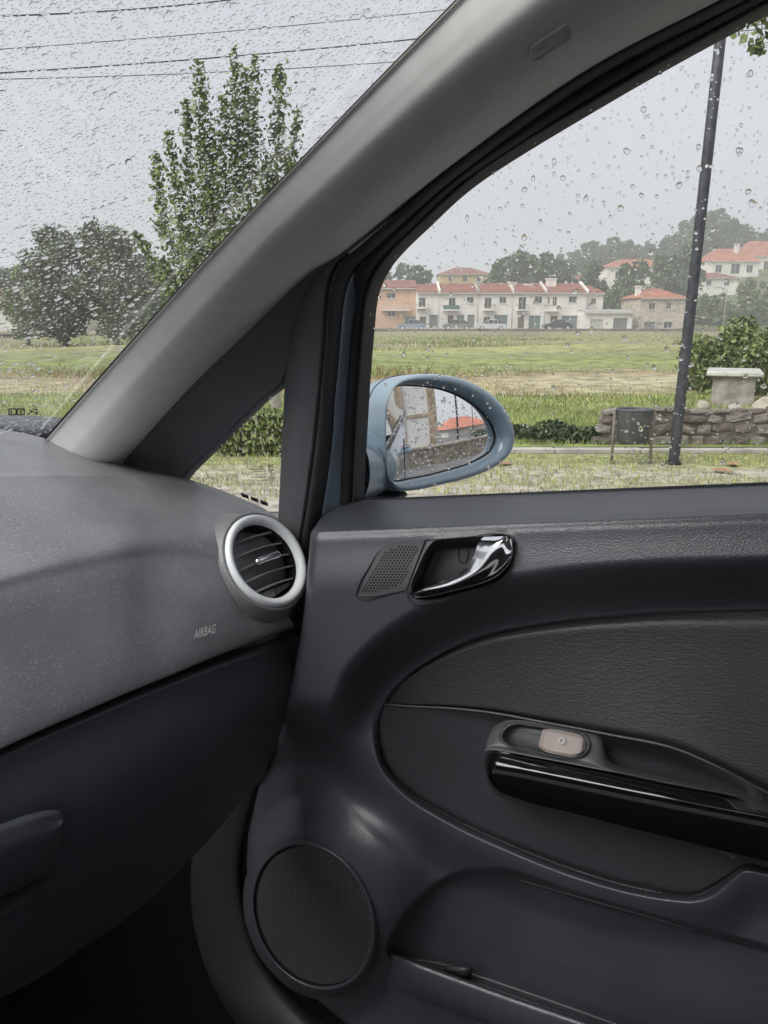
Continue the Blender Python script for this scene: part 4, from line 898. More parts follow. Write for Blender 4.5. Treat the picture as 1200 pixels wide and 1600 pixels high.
# inner door handle: recess, perforated tweeter cover, chrome lever
BZ = crv([(557,932),(559,918),(575,888),(592,862),(612,850),(650,845),(720,840),(790,835),(802,838),(806,850),(804,872),(796,894),(775,916),(732,930),(665,944),(648,944),(638,936),(636,922),(600,930),(566,936)], 120, True)
bc = np.array([(690., 890.)])
hn = thing_h = grid('door_handle', np.array([DP(*(q_ := (bc+(BZ-bc)*k+np.array([0, 0]))).T, hfield(q_[:, 0], q_[:, 1], False)+h) for k, h in [(1.012, -.001), (1.006, .002), (.995, .0028), (.985, .0016), (.975, -.001)]]), M['satin'], CAR, closed=True)
hn['label'] = 'inner door handle with chrome lever and perforated tweeter cover'
cupc = np.array([722., 888.])
grid('handle_recess', np.array([DP(*(q_ := (cupc+(CUP-cupc)*k)).T, hfield(q_[:, 0], q_[:, 1], True)+.0012) for k in np.linspace(1, .01, 16)]), mat('recess_plastic', (.035,.036,.040), .4), hn, closed=True)
TWT = [(592,868),(606,855),(630,851),(657,848)]; TWB = [(564,927),(580,926),(604,922),(628,916)]
patch('tweeter_cover', [(586,872),(600,854),(628,847),(664,844)], [(558,932),(580,932),(606,928),(634,922)], lambda px, py, u, v: hfield(px, py, False)+.0026, M['grey'], hn, 30, 30)
TWP = np.array([(596,866),(612,854),(657,849),(655,860),(640,890),(629,914),(600,923),(563,929),(566,916),(580,890)])
hx = MB(); row = 0
for yy in np.arange(846, 934, 4.3):
    for xx in np.arange(556+(row % 2)*2.6, 668, 5.2):
        if sdist(np.array([xx]), np.array([yy]), TWP)[0] < -1.5:
            q = np.linspace(0, 2*math.pi, 6, endpoint=False); a, b = xx+1.8*np.cos(q), yy+1.7*np.sin(q)
            hx.add(DP(a, b, hfield(a, b, False)+.0029), [tuple(range(6))])
    row += 1
kind(hx.build('perforation', mat('hole_black', (.004,.004,.005), .8), hn, False, local=False), 'stuff')
LR = [(790,838,.104),(779,848,.110),(770,861,.113),(760,877,.114),(743,895,.114),(708,913,.112),(668,923,.108),(646,929,.098)]
LU = [(756,839,.094),(749,846,.098),(744,858,.101),(738,873,.103),(725,890,.105),(699,905,.105),(664,916,.102),(646,924,.095)]
LW = [(801,844,.096),(802,858,.102),(799,873,.105),(789,890,.106),(766,907,.106),(720,921,.104),(672,932,.101),(648,935,.094)]
LX = [(799,846,.076),(799,860,.076),(796,874,.076),(786,891,.076),(763,908,.076),(719,922,.076),(672,934,.076),(649,936,.076)]
LM = [tuple((np.array(a)*.5+np.array(b)*.5)+np.array([0, 0, .0012])) for a, b in zip(LU, LR)]
LM2 = [tuple((np.array(a)*.5+np.array(b)*.5)+np.array([0, 0, .0015])) for a, b in zip(LR, LW)]
loft('handle_lever', [DR(r, absolute=True) for r in (LU, LM, LR, LM2, LW, LX)], M['chrome'], hn, 50, 30, index=True)['label'] = 'polished chrome pull lever'
q = np.linspace(0, 2*math.pi, 40); MB().tube(DP(724+8*np.cos(q), 866+14*np.sin(q), hfield(724+8*np.cos(q), 866+14*np.sin(q))+.002), .0006, 4, False).build('screw_plug', M['black'], hn, True, local=False)

# ---------------------------------------------------------------- dashboard
RA = [(-520,585,1.06),(-300,622,1.00),(-100,656,.955),(0,670,.935),(75,686,.915),(130,704,.885),(190,722,.835),(240,736,.79),(285,746,.755),(330,760,.715),(380,780,.66),(430,806,.60),(470,850,.56)]
RB = [(-520,726,.86),(-300,731,.82),(-100,734,.80),(0,735,.785),(75,735,.772),(130,736,.765),(190,739,.755),(240,745,.735),(285,751,.712),(330,764,.68),(380,784,.635),(430,812,.585),(468,856,.55)]
RB2 = [(-520, 747, 0.826), (-300, 752, 0.786), (-100, 754, 0.767), (0, 755, 0.752), (75, 754, 0.74), (130, 754, 0.73), (190, 756, 0.72), (240, 761, 0.703), (285, 767, 0.6865), (330, 779, 0.66), (375, 799, 0.615), (420, 828, 0.575), (460, 872, 0.545)]
RC = [(-520, 985, 0.694), (-300, 950, 0.669), (-100, 905, 0.654), (0, 880, 0.642), (75, 862, 0.634), (130, 850, 0.628), (190, 838, 0.619), (240, 832, 0.6155), (285, 832, 0.6056), (325, 838, 0.5902), (355, 852, 0.5756), (395, 880, 0.5607), (440, 915, 0.54)]
RC2 = [(-520, 1043, 0.674), (-300, 1003, 0.649), (-100, 953, 0.634), (0, 928, 0.622), (75, 908, 0.614), (130, 895, 0.608), (190, 882, 0.6), (240, 876, 0.5975), (285, 876, 0.5877), (325, 881, 0.5742), (355, 894, 0.5616), (395, 916, 0.5507), (440, 946, 0.533)]
RD = [(-520, 1180, 0.645), (-300, 1125, 0.625), (-100, 1060, 0.61), (0, 1022, 0.601), (75, 995, 0.594), (130, 975, 0.589), (190, 955, 0.582), (240, 942, 0.5785), (285, 936, 0.5688), (325, 935, 0.558), (355, 938, 0.5491), (400, 948, 0.5396), (448, 958, 0.524)]
RE = [(-520,1365,.610),(-300,1285,.592),(-100,1202,.578),(0,1158,.571),(75,1124,.566),(130,1101,.562),(190,1075,.557),(240,1055,.553),(285,1037,.547),(325,1021,.541),(355,1010,.536),(405,992,.528),(458,974,.518)]
RF = [(a, b+7, c+.012) for a, b, c in RE]; RG = [(a, b+9, c+.06) for a, b, c in RE]
dash = loft('dashboard', [WY(r) for r in (RA, RB, RB2, RC, RC2, RD, RE, RF, RG)], M['dash'], CAR, 150, 160)
dash['label'] = 'dusty grey upper dashboard on the passenger side'
sl = crv([(366,770),(376,771),(410,783),(402,784)], 20, True)
for k in range(3):
    x0 = 366+15*k; y0 = 768.5+5.6*k; q = [(x0, y0, .683-.018*k), (x0+11, y0+3.6, .672-.018*k), (x0+12, y0+6, .668-.018*k), (x0+2, y0+2.6, .680-.018*k)]
    a = WY(q)-np.array([.0, .012, 0]); MB().add(list(a)+list(a-np.array([0, 0, .004])), [(0,1,2,3),(0,4,5,1),(1,5,6,2),(2,6,7,3),(3,7,4,0),(7,6,5,4)]).build('demister_slot', M['black'], dash, local=False)
# dark joint between dashboard and glovebox
loft('dash_joint', [WY([(a, b+4, c+.035) for a, b, c in RE]), WY([(a, b+34, c+.05) for a, b, c in RE])], M['black'], dash, 40, 4)
def text_obj(name, s, p0, u, v, size, mt, parent, ext=.0003, bold=0.0):
    cu = bpy.data.curves.new(name, 'FONT'); cu.body = s; cu.size = 1; cu.extrude = 0; cu.align_x = 'LEFT'; cu.offset = bold; cu.space_character = 1.08
    o = bpy.data.objects.new(name, cu); link(o); dg = bpy.context.evaluated_depsgraph_get(); me = bpy.data.meshes.new_from_object(o.evaluated_get(dg)); bpy.data.objects.remove(o)
    V_ = np.array([x.co[:] for x in me.vertices]); w = V_[:, 0].max()-V_[:, 0].min(); hgt = V_[:, 1].max()-V_[:, 1].min()
    x = (V_[:, 0]-V_[:, 0].min())/w; y = (V_[:, 1]-V_[:, 1].min())/hgt
    W3 = p0+x[:, None]*u+y[:, None]*v; F = [list(p.vertices) for p in me.polygons]; bpy.data.meshes.remove(me)
    return obj(name, W3, F, mt, parent, False)
# AIRBAG on the dashboard
def dash_pt(px, py):
    bpy.context.view_layer.update(); dg = bpy.context.evaluated_depsgraph_get()
    d = ray(np.array([px*1.]), np.array([py*1.]))[0]; dv = Vector(d).normalized()
    me = dash.data; from mathutils.bvhtree import BVHTree
    global _bvh
    try: _bvh
    except NameError: _bvh = BVHTree.FromPolygons([v.co for v in me.vertices], [tuple(p.vertices) for p in me.polygons])
    loc, n, i, t = _bvh.ray_cast(Vector(O), dv)
    return np.array(loc)-np.array(dv)*.0022
a, b, c = dash_pt(303, 999), dash_pt(336, 989), dash_pt(304.5, 984)
text_obj('airbag_lettering', 'AIRBAG', a, b-a, c-a, 1, M['white'], dash, bold=.012)

# glovebox lid
GA = [(a, b+16, c+.010) for a, b, c in RE[:-1]]+[(452,990,.538)]
def gl(rows, dpy, dy): return [(a, b+dpy, c+dy) for a, b, c in rows]
G0 = gl(GA, -5, .022); G1 = gl(GA, -1, .010); G2 = gl(GA, 4, .002); G3 = gl(GA, 12, -.003); G4 = gl(GA, 28, -.003)
GE = [(-520, 1560, 0.592), (-300, 1480, 0.582), (-100, 1400, 0.572), (0, 1355, 0.569), (75, 1320, 0.564), (130, 1290, 0.56), (190, 1258, 0.555), (240, 1230, 0.552), (285, 1205, 0.549), (325, 1180, 0.546), (355, 1160, 0.543), (400, 1130, 0.538), (452, 1100, 0.532)]
GF = [(-520, 1760, 0.655), (-300, 1690, 0.65), (-100, 1610, 0.645), (0, 1560, 0.64), (75, 1520, 0.635), (130, 1480, 0.63), (190, 1440, 0.625), (240, 1400, 0.62), (285, 1355, 0.615), (325, 1315, 0.61), (350, 1285, 0.605), (380, 1250, 0.6), (412, 1215, 0.595)]
glove = loft('glovebox_lid', [WY(r) for r in (G0, G1, G2, G3, G4, GE, GF)], M['glove'], CAR, 120, 90, index=True)
glove['label'] = 'dark glovebox lid below the dashboard'
# right edge of the lid turned forward
ed = [(452,986,.545),(463,990,.535),(466,1000,.535),(462,1050,.545),(450,1110,.56),(432,1165,.59),(405,1222,.64)]
loft('lid_edge', [WY([(a-14, b, c+.0) for a, b, c in ed]), WY([(a-4, b, c-.002) for a, b, c in ed]), WY(ed), WY([(a+2, b, c+.03) for a, b, c in ed])], M['glove'], glove, 40, 14)
HT = [(-160, 1345, 0.54), (-60, 1310, 0.54), (0, 1290, 0.54), (40, 1275, 0.54), (75, 1267, 0.538), (92, 1268, 0.538), (98, 1276, 0.538)]
HB = [(-160, 1465, 0.545), (-60, 1425, 0.545), (0, 1398, 0.545), (40, 1380, 0.545), (68, 1364, 0.545), (86, 1340, 0.544), (97, 1300, 0.54)]
hm = [((a[0]+b[0])/2, (a[1]+b[1])/2, .529) for a, b in zip(HT, HB)]
loft('glovebox_handle', [WY([(a, b, c+.03) for a, b, c in HT]), WY(HT), WY([(a*.8+b*.2, c*.8+d*.2, .531) for (a, c, _), (b, d, _) in zip(HT, HB)]), WY(hm), WY(HB), WY([(a, b, c+.05) for a, b, c in HB])], M['glove'], glove, 40, 40, index=True)
loft('handle_pocket', [WY([(-160,1478,.575),(0,1404,.575),(40,1383,.575),(72,1364,.575)]), WY([(-160,1512,.552),(0,1434,.552),(30,1416,.552),(76,1374,.555)])], mat('lit_pocket_plastic', (.12,.12,.122), .55, bump=('v', 420, .4, .0008)), glove, 30, 8)  # paler than the lid: the light inside the grip recess is painted in

# ---------------------------------------------------------------- air vent
VC = on_x(np.array([417.]), np.array([875.]), .80)[0]
vdir = VC-O; vdir /= np.linalg.norm(vdir); camU = np.cross(np.cross(vdir, ZZ), vdir); camU /= np.linalg.norm(camU); camR = np.cross(vdir, camU)
tlt = R_(43.0); VN = -vdir*math.cos(tlt)+math.sin(tlt)*(.876*camR+.482*camU); VN /= np.linalg.norm(VN)
im = camR*1+camU*.31; VU = im-vdir*0; VU = VU-(VU@VN)*VN
# in-plane direction whose image runs along the slats
kd = (im@VN)/(vdir@VN); VU = im-kd*vdir; VU /= np.linalg.norm(VU); VV = np.cross(VN, VU)
if VV[2] < 0: VV = -VV
VR = 75.3*(np.linalg.norm(VC-O))/FPX
def vring(r, h, n=72, k=1.0):
    q = np.linspace(0, 2*math.pi, n, endpoint=False); return VC+VR*r*(np.cos(q)[:, None]*VU+np.sin(q)[:, None]*VV)+VN*h
vent = grid('air_vent', np.array([vring(r, h) for r, h in [(1.55, -.075), (1.32, -.042), (1.20, -.024), (1.13, -.012), (1.09, -.004), (1.06, .0002), (1.03, .0), (1.01, -.003)]]), M['dash'], CAR, closed=True)
vent['label'] = 'round air vent with silver ring at the dashboard end'
grid('vent_ring', np.array([vring(r, h) for r, h in [(1.005, -.006), (1.0, .001), (.975, .0048), (.93, .0058), (.87, .0045), (.83, .001), (.805, -.004), (.795, -.012), (.79, -.03)]]), M['silver'], vent, closed=True)['label'] = 'satin silver ring'
grid('vent_duct', np.array([vring(r, h) for r, h in [(.80, -.004), (.79, -.02), (.76, -.055), (.5, -.06), (.01, -.06)]]), M['black'], vent, closed=True)
def vp(u, v, h): return VC+VR*(u*VU+v*VV)+VN*h
M['slat'] = mat('slat_plastic', (.22,.225,.23), .35)
for k, v in enumerate([.54, .27, 0.0, -.27, -.54]):
    w = math.sqrt(max(.01, .785**2-v*v)); us = np.linspace(-w, w, 24)
    bow = .05*(1-(us/.8)**2)
    top = np.array([vp(u, v+bw*.9, -.010+.004*(1-(u/.8)**2)) for u, bw in zip(us, bow)]); bot = top-VV*.0024; fr = VN*.0
    rows = np.array([top-VN*.022+VV*.004, top, bot, bot-VN*.022+VV*.004])
    grid('vent_slat', rows, M['slat'], vent)
for k, u in enumerate([-.45, -.08, .30]):
    b = MB(); w = math.sqrt(.78**2-u*u); b.add([vp(u, -w, -.028), vp(u, w, -.028), vp(u, w, -.05), vp(u, -w, -.05), vp(u+.04, -w, -.028), vp(u+.04, w, -.028), vp(u+.04, w, -.05), vp(u+.04, -w, -.05)], [(0,1,2,3),(4,5,6,7),(0,1,5,4)]); b.build('vane', mat('vane_plastic', (.05,.052,.058), .4), vent, local=False)
us = np.linspace(-.30, .42, 24); prof = np.array([.35, .7, .95] + [1.0]*18 + [.95, .7, .35])
MB().tube(np.array([vp(u, .05*(1-(u/.8)**2)*.9-.005, -.0045+.004*(1-(u/.8)**2)) for u in us]), .0052*prof, 10).build('vent_tab', M['chrome'], vent, True, local=False)
b = MB(); b.add([vp(-.12, -.745, -.012), vp(.42, -.64, -.012), vp(.50, -.575, -.012), vp(-.45, -.575, -.012), vp(-.40,-.68,-.012)], [(0,1,2,3,4)]); b.build('vent_sill', M['slat'], vent, local=False)
b = MB(); c8 = [(-.02,-.72),(.30,-.66),(.33,-.60),(.02,-.60)]
b.add([vp(u, v, -.004) for u, v in c8]+[vp(u*1.02, v*1.01, -.012) for u, v in c8], [(0,1,2,3),(0,4,5,1),(1,5,6,2),(2,6,7,3),(3,7,4,0)]); b.build('vent_wheel', M['satin'], vent, local=False)

# ---------------------------------------------------------------- pillars, seals, trims
E1 = [(40,722),(72,688),(150,600),(250,488),(360,368),(480,243),(600,119),(715,2),(850,-135),(980,-270)]
E2 = [(176,742),(190,725),(290,613),(400,506),(480,430),(535,396),(700,264),(905,118),(1128,0),(1500,-190)]
e1 = WS(E1, .004); e2 = SD(E2, .035)
def depth_of(p): return (p-O)@(FH*cp-ZZ*sp)
dp1, dp2 = depth_of(e1), depth_of(e2); E1a, E2a = np.array(E1, float), np.array(E2, float); pk = np.linspace(.050, .100, len(E1))
def mixp(f, k):              # pixel fraction f between both edges, k = share of the bulge towards the cabin
    q_ = E1a*(1-f)+E2a*f; return dist(q_[:, 0], q_[:, 1], dp1*(1-f)+dp2*f-pk*k)
pil = loft('pillar_trim', [e1+np.array([.03, 0, 0]), mixp(0, .0), mixp(.04, .075), mixp(.12, .24), mixp(.24, .48), mixp(.38, .74), mixp(.52, .91), mixp(.66, 1.0), mixp(.80, .93), mixp(.91, .62), mixp(.98, .18), mixp(1, 0), e2+np.array([.03, .01, 0])], M['pillar'], CAR, 120, 96, index=True)
pil['label'] = 'light grey windscreen pillar trim embossed AIRBAG'
# embossed AIRBAG badge
from mathutils.bvhtree import BVHTree
def surf_pt(o, px, py, lift, cache={}):
    if o.name not in cache: cache[o.name] = BVHTree.FromPolygons([v.co for v in o.data.vertices], [tuple(p.vertices) for p in o.data.polygons])
    d = Vector(ray(np.array([px*1.]), np.array([py*1.]))[0]).normalized(); loc, n, i, t = cache[o.name].ray_cast(Vector(O), d)
    return np.array(loc)-np.array(d)*lift
bd = crv([(829,84),(829,78),(833,72),(848,62),(866,50),(881,40),(887,38),(891,42),(893,50),(893,54),(889,60),(874,70),(856,82),(842,92),(836,94),(832,91)], 64, True)
bt = np.array([surf_pt(pil, x, y, .0012) for x, y in bd])
M['emboss'] = mat('embossed_trim', (.60,.60,.59), .6, spec=.3)
MB().tube(np.vstack([bt, bt[:1]]), .0011, 6, False).build('badge_outline', M['emboss'], pil, True, local=False)
a, b, c = surf_pt(pil, 839, 88, .0016), surf_pt(pil, 889, 54, .0016), surf_pt(pil, 835, 76, .0016)
text_obj('airbag_embossing', 'AIRBAG', a, b-a, c-a, 1, M['emboss'], pil, bold=.02)

# dark quarter trim between pillar and quarter window
Q0 = [(176,742),(190,725),(290,613),(400,506),(480,430),(535,396)]
Q1 = [(262,790),(284,748),(335,697),(400,632),(440,597),(456,540)]
q0 = SD(Q0, .034); q1 = SD(Q1, .004)
dv_ = np.array([-.9, -.3, 0])
loft('quarter_trim', [q0+np.array([.03, 0, 0]), q0, q0*.85+q1*.15+dv_*.000, q0*.5+q1*.5-dv_*.004, q0*.12+q1*.88-dv_*.000, q1, q1+np.array([.025, .0, 0])], M['post'], CAR, 70, 40, index=True)['label'] = 'dark plastic trim around the quarter window'
P0 = [(535,398),(500,418),(470,462),(455,520),(449,570),(446,600),(442,680),(438,760),(434,840),(428,920)]
P1 = [(545,396),(527,412),(512,450),(507,520),(503,570),(499,620),(493,680),(484,750),(470,840),(452,930)]
p0 = SD(P0, .006); p1 = SD(P1, .036)
loft('quarter_post', [p0+np.array([.03, 0, 0]), p0, p0*.85+p1*.15+dv_*.014, p0*.5+p1*.5+dv_*.018, p0*.15+p1*.85+dv_*.010, p1, p1+np.array([.03, -.0, 0])], M['post'], CAR, 80, 40, index=True)['label'] = 'dark upright trim between quarter window and door'
# door seal, painted reveal, window channel as bands between pixel curves
K0 = [(452,930),(470,840),(484,750),(493,680),(499,620),(503,570),(507,520),(511,455),(524,414),(548,394),(600,350),(700,264),(905,118),(1128,0),(1500,-190)]
K1 = [(478,930),(500,805),(511,740),(518,680),(522,620),(527,570),(531,520),(537,462),(553,424),(580,396),(625,355),(718,274),(920,130),(1140,14),(1500,-170)]
K2 = [(506,930),(529,800),(533,740),(537,680),(541,620),(545,570),(549,520),(556,468),(570,432),(596,400),(640,358),(730,276),(926,136),(1146,20),(1500,-165)]
K3 = [(545,930),(553,800),(555,740),(558,680),(561,620),(564,570),(568,520),(573,468),(586,430),(608,398),(652,354),(742,274),(944,148),(1163,24),(1500,-155)]
k0, k1, k2, k3 = SD(K0, .034), SD(K1, .024), SD(K2, .010), SD(K3, .004)
loft('door_seal', [k0+np.array([.02, .01, 0]), k0*.95+k1*.05, k0*.75+k1*.25+dv_*.010, k0*.4+k1*.6+dv_*.010, k0*.08+k1*.92+dv_*.002, k1+np.array([.02, 0, 0])], M['seal'], CAR, 110, 30, index=True)
loft('door_reveal', [(k1+np.array([.012, 0, 0]))[1:], (k1*.9+k2*.1)[1:], (k1*.5+k2*.5+np.array([.006, 0, 0]))[1:], (k2+np.array([.01, 0, 0]))[1:]], M['paint'], CAR, 110, 16, index=True)['label'] = 'pale blue painted metal reveal of the door frame'
# the channel covers the reveal along the top of the door
k2b = k2.copy(); k1b = k1.copy()
j = 8
kc = np.vstack([k2[:j], k1[j+1:]])
kcc = np.vstack([k2[:j], (k1*.9+k2*.1)[j:]])
loft('window_channel', [kcc+np.array([.01, 0, 0]), kcc, kcc*.7+k3*.3+dv_*.006, kcc*.35+k3*.65+dv_*.006, kcc*.1+k3*.9+dv_*.001, k3, k3+np.array([.03, 0, 0])], M['rubber'], CAR, 110, 34, index=True)
kl = SD(K3, .006); MB().tube(crv(kl+np.array([-.002, 0, 0]), 90), .0016, 6).build('channel_lip', M['seal'], CAR, True, local=False)
# sill weatherstrip
xs = np.linspace(545, 1640, 40); w0 = on_x(xs, yt(xs)+1.5, np.full(40, DX)); 
MB().tube(w0+np.array([.002, 0, .000]), .0035, 8).build('weatherstrip', M['black'], CAR, True, local=False)
# roof lining edge over the door
HL = [(1085,-30),(1096,10),(1118,3),(1180,-28),(1500,-195)]
# ---------------------------------------------------------------- glass
def pane(name, corners, nx, ny, label):
    a, b, c, d = [np.array(x) for x in corners]; u = np.linspace(0, 1, nx)[None, :, None]; v = np.linspace(0, 1, ny)[:, None, None]
    o = grid(name, a*(1-u)*(1-v)+b*u*(1-v)+c*u*v+d*(1-u)*v, M['glass'], CAR); o['label'] = label; return o
def wpt(px, py): return on_pl(np.array([px*1.]), np.array([py*1.]), WN, WC+.006)[0]
def spt(px, py): return on_pl(np.array([px*1.]), np.array([py*1.]), (1, 0, .29), .845)[0]
ws_y0, ws_y1 = .99, .12
def wxy(x, y): return np.array([x, y, CZ+WC+.006-.53*y])
ws = pane('windscreen', [wxy(-.45, 1.02), wxy(.86, .98), wxy(.60, .10), wxy(-.35, .10)], 2, 2, 'rain spotted windscreen')
sw_ = pane('side_window', [spt(540, 800), spt(1640, 790), spt(1640, -260), spt(540, 150)], 2, 2, 'rain spotted right door window')
qw = obj('quarter_window', [spt(255, 800), spt(470, 830), spt(470, 560), spt(440, 570)], [(0, 1, 2, 3)], M['glass'], CAR, False); qw['label'] = 'small triangular quarter window'
# black print band along the windscreen edge
e1b = WS(E1, -.001); e1c = WS([(a-3, b-3) for a, b in E1], -.001)
loft('windscreen_band', [e1b+np.array([0.02, .01, 0]), e1c], M['black'], ws, 60, 3, index=True)
def drops(name, parent, c2, rad, n, cpl, seed, ht=.42, stretch=None, lab=None, C=None):
    """water drops: flat-backed domes on the outside of a pane. c2: pixel centres, rad: metres"""
    g = np.random.default_rng(seed); n_ = np.asarray(n, float)/np.linalg.norm(n); cpl = cpl/np.linalg.norm(n)
    if C is None: C = on_pl(c2[:, 0], c2[:, 1], n_, cpl); out = n_ if n_@(C[0]-O) > 0 else -n_
    else: out = n_
    up = ZZ-(ZZ@out)*out; up /= np.linalg.norm(up); rt = np.cross(up, out)
    K = 10; q = np.linspace(0, 2*math.pi, K, endpoint=False); N = len(C)
    lo = 1+g.normal(size=(N, 1))*.14*np.cos(q*2+g.uniform(0, 6.3, (N, 1)))+g.normal(size=(N, 1))*.10*np.cos(q*3+g.uniform(0, 6.3, (N, 1)))
    st = np.ones((N, 1)) if stretch is None else stretch[:, None]
    sx, sy = np.cos(q)*lo, np.sin(q)*lo*st
    if stretch is not None: sx = sx+.0
    prof = [(0.0, 0.0), (1.0, 0.0), (.93, .38), (.72, .74), (.40, .95)]
    V_ = []
    hh = ht*g.uniform(.75, 1.25, N)*rad
    for r, z in prof[1:]:
        V_.append(C[:, None]+rad[:, None, None]*r*(sx[..., None]*rt+sy[..., None]*up)+(hh[:, None, None]*z+.0001)*out)
    V_ = np.concatenate(V_, 1); top = (C+(hh[:, None]+.0001)*out)[:, None]; V_ = np.concatenate([V_, top], 1); nvx = V_.shape[1]
    f = gridfaces(4, K, True); base = (np.arange(N)*nvx)
    quads = (f[None]+base[:, None, None]).reshape(-1, 4)
    tri = np.stack([3*K+np.arange(K), 3*K+(np.arange(K)+1) % K, np.full(K, 4*K)], 1); tris = (tri[None]+base[:, None, None]).reshape(-1, 3)
    bk = (np.arange(K)[::-1][None]+base[:, None])
    faces = quads.tolist()+tris.tolist()+bk.tolist()
    me = bpy.data.meshes.new(name); me.from_pydata(V_.reshape(-1, 3).tolist(), [], faces)
    sm = np.ones(len(faces), bool); sm[len(quads)+len(tris):] = False; me.polygons.foreach_set('use_smooth', sm); me.materials.append(M['water'])
    # consistent outward normals
    import bmesh; bm = bmesh.new(); bm.from_mesh(me); bmesh.ops.recalc_face_normals(bm, faces=bm.faces); 
    e = [e_ for e_ in bm.edges if e_.is_manifold and len({f_.smooth for f_ in e_.link_faces}) == 2]
    for e_ in e: e_.smooth = False
    bm.to_mesh(me); bm.free()
    o = link(bpy.data.objects.new(name, me)); setp(o, parent); kind(o, 'stuff'); o['label'] = lab; return o
def scatter(n, poly, seed, mind, box):
    """pixel positions inside a polygon, thinned so drops do not overlap"""
    g = np.random.default_rng(seed); x = g.uniform(box[0], box[2], n*6); y = g.uniform(box[1], box[3], n*6)
    ok = sdist(x, y, poly) < -3; x, y = x[ok], y[ok]; keep = {}; out = []
    for a, b in zip(x, y):
        k = (int(a//mind), int(b//mind)); bad = False
        for i in (-1, 0, 1):
            for j_ in (-1, 0, 1):
                for (u, v) in keep.get((k[0]+i, k[1]+j_), ()):
                    if (u-a)**2+(v-b)**2 < mind*mind: bad = True
        if not bad: keep.setdefault(k, []).append((a, b)); out.append((a, b))
        if len(out) >= n: break
    return np.array(out)
wpoly = [(-160,-120),(830,-120),(715,2),(480,243),(250,488),(72,688),(-160,660)]
g = np.random.default_rng(50)
c2 = scatter(7600, wpoly, 51, 4.1, (-160, -120, 830, 690))
dd = np.linalg.norm(on_pl(c2[:, 0], c2[:, 1], WN, WC+.0066)-O, axis=1)
rad = np.exp(g.normal(size=len(c2))*.48)*1.32*dd/FPX; rad = np.clip(rad, .0007, .0055)
rad *= np.where((c2[:, 1] < 330) & (c2[:, 0] < 300), .92, 1.0)
drops('raindrops', ws, c2, rad*1.25, WN, WC+.0066, 52, .34, g.uniform(.8, 1.25, len(c2)), 'rain drops beading on the windscreen')
spoly = [(575,468),(590,430),(612,398),(656,354),(746,276),(948,152),(1163,30),(1400,-90),(1640,-200),(1640,742),(560,778)]
c2 = scatter(2700, spoly, 61, 4.5, (560, -200, 1640, 780))
dd = np.linalg.norm(on_pl(c2[:, 0], c2[:, 1], (1, 0, .29), .8456)-O, axis=1)
rad = np.exp(g.normal(size=len(c2))*.48)*1.15*dd/FPX; rad = np.clip(rad, .0005, .0042)
drops('raindrops', sw_, c2, rad*1.1, (1, 0, .29), .8456, 62, .50, g.uniform(.9, 1.35, len(c2)), 'rain drops on the side window')
qpoly = [(285,745),(440,597),(448,620),(436,780)]
c2 = scatter(170, qpoly, 71, 4.5, (280, 590, 450, 790)); dd = np.linalg.norm(on_pl(c2[:, 0], c2[:, 1], (1, 0, .29), .8456)-O, axis=1)
rad = np.exp(g.normal(size=len(c2))*.35)*1.1*dd/FPX
drops('raindrops', qw, c2, rad, (1, 0, .29), .8456, 72, .5, g.uniform(1.2, 4.2, len(c2)), 'short rain streaks on the quarter window')
# printed marks on the glass
mk = MB()
def mark(f, pl, pts_, w, mbx):
    a = np.array(pts_, float); q = on_pl(a[:, 0], a[:, 1], pl[0], pl[1]); mbx.tube(q, w, 4)
WP, SP_ = (WN, WC+.004), ((1, 0, .29), .843)
for p in ([(14,639),(25,639),(25,648),(14,648),(14,639)], [(27,639),(38,639),(38,648),(27,648),(27,639)], [(18,642),(18,646)], [(31,642),(35,642)], [(31,645),(35,645)], [(43,648),(50,642),(46,641)], [(50,642),(56,646),(58,640),(52,639)], [(55,648),(60,644)]): mark(None, WP, p, .0008, mk)
kind(mk.build('glass_stamp', M['black'], ws, False, local=False), 'stuff')
mk = MB()
for p in ([(419,727),(426,726),(427,735),(420,736),(419,727)], [(421,729),(425,729),(425,733),(421,733),(421,729)]): mark(None, SP_, p, .0007, mk)
for y in (728, 732, 736): mark(None, SP_, [(394,y+1.5),(416,y)], .00035, mk)
q = np.linspace(0, 6.283, 14); mark(None, SP_, np.c_[426+4*np.cos(q), 744+4.5*np.sin(q)], .0004, mk); mark(None, SP_, [(424,746),(426,741),(428,746)], .0003, mk)
for y in (741, 745): mark(None, SP_, [(398,y+1),(418,y)], .0003, mk)
mark(None, SP_, [(404,751),(422,750)], .0003, mk)
kind(mk.build('glass_stamp', M['black'], qw, False, local=False), 'stuff')

# ---------------------------------------------------------------- door mirror
MC = on_x(np.array([690.]), np.array([680.]), 1.08)[0]
dm = (MC-O)/np.linalg.norm(MC-O)
rt_ = np.array([.085, -1.0, -.022]); rt_ /= np.linalg.norm(rt_); MN = rt_-dm; MN /= np.linalg.norm(MN)
def mp(px, py, h=0.0):       # on the mirror plane, h along the normal (towards the viewer)
    d = ray(px, py); return O+d*(((MC-O)@MN+0.0)/(d@MN))[..., None]+MN*h
MO = crv([(612,604),(625,593),(650,586),(690,585),(735,596),(772,618),(795,648),(804,680),(799,705),(778,727),(740,745),(690,758),(645,767),(620,766),(605,750),(599,705),(599,655),(603,622)], 96, True)
MI_ = crv([(615,613),(628,607),(660,606),(698,612),(733,627),(760,648),(774,668),(778,688),(770,704),(748,718),(700,734),(652,745),(622,748),(612,741),(607,703),(606,650),(609,623)], 96, True)
MI = MI_.mean(0)+(MI_-MI_.mean(0))*np.array([1.065, 1.06])
def lp(k, h, sh=(0, 0)): a = MI*(1-k)+MO*k; return mp(a[:, 0]+sh[0], a[:, 1]+sh[1], h)
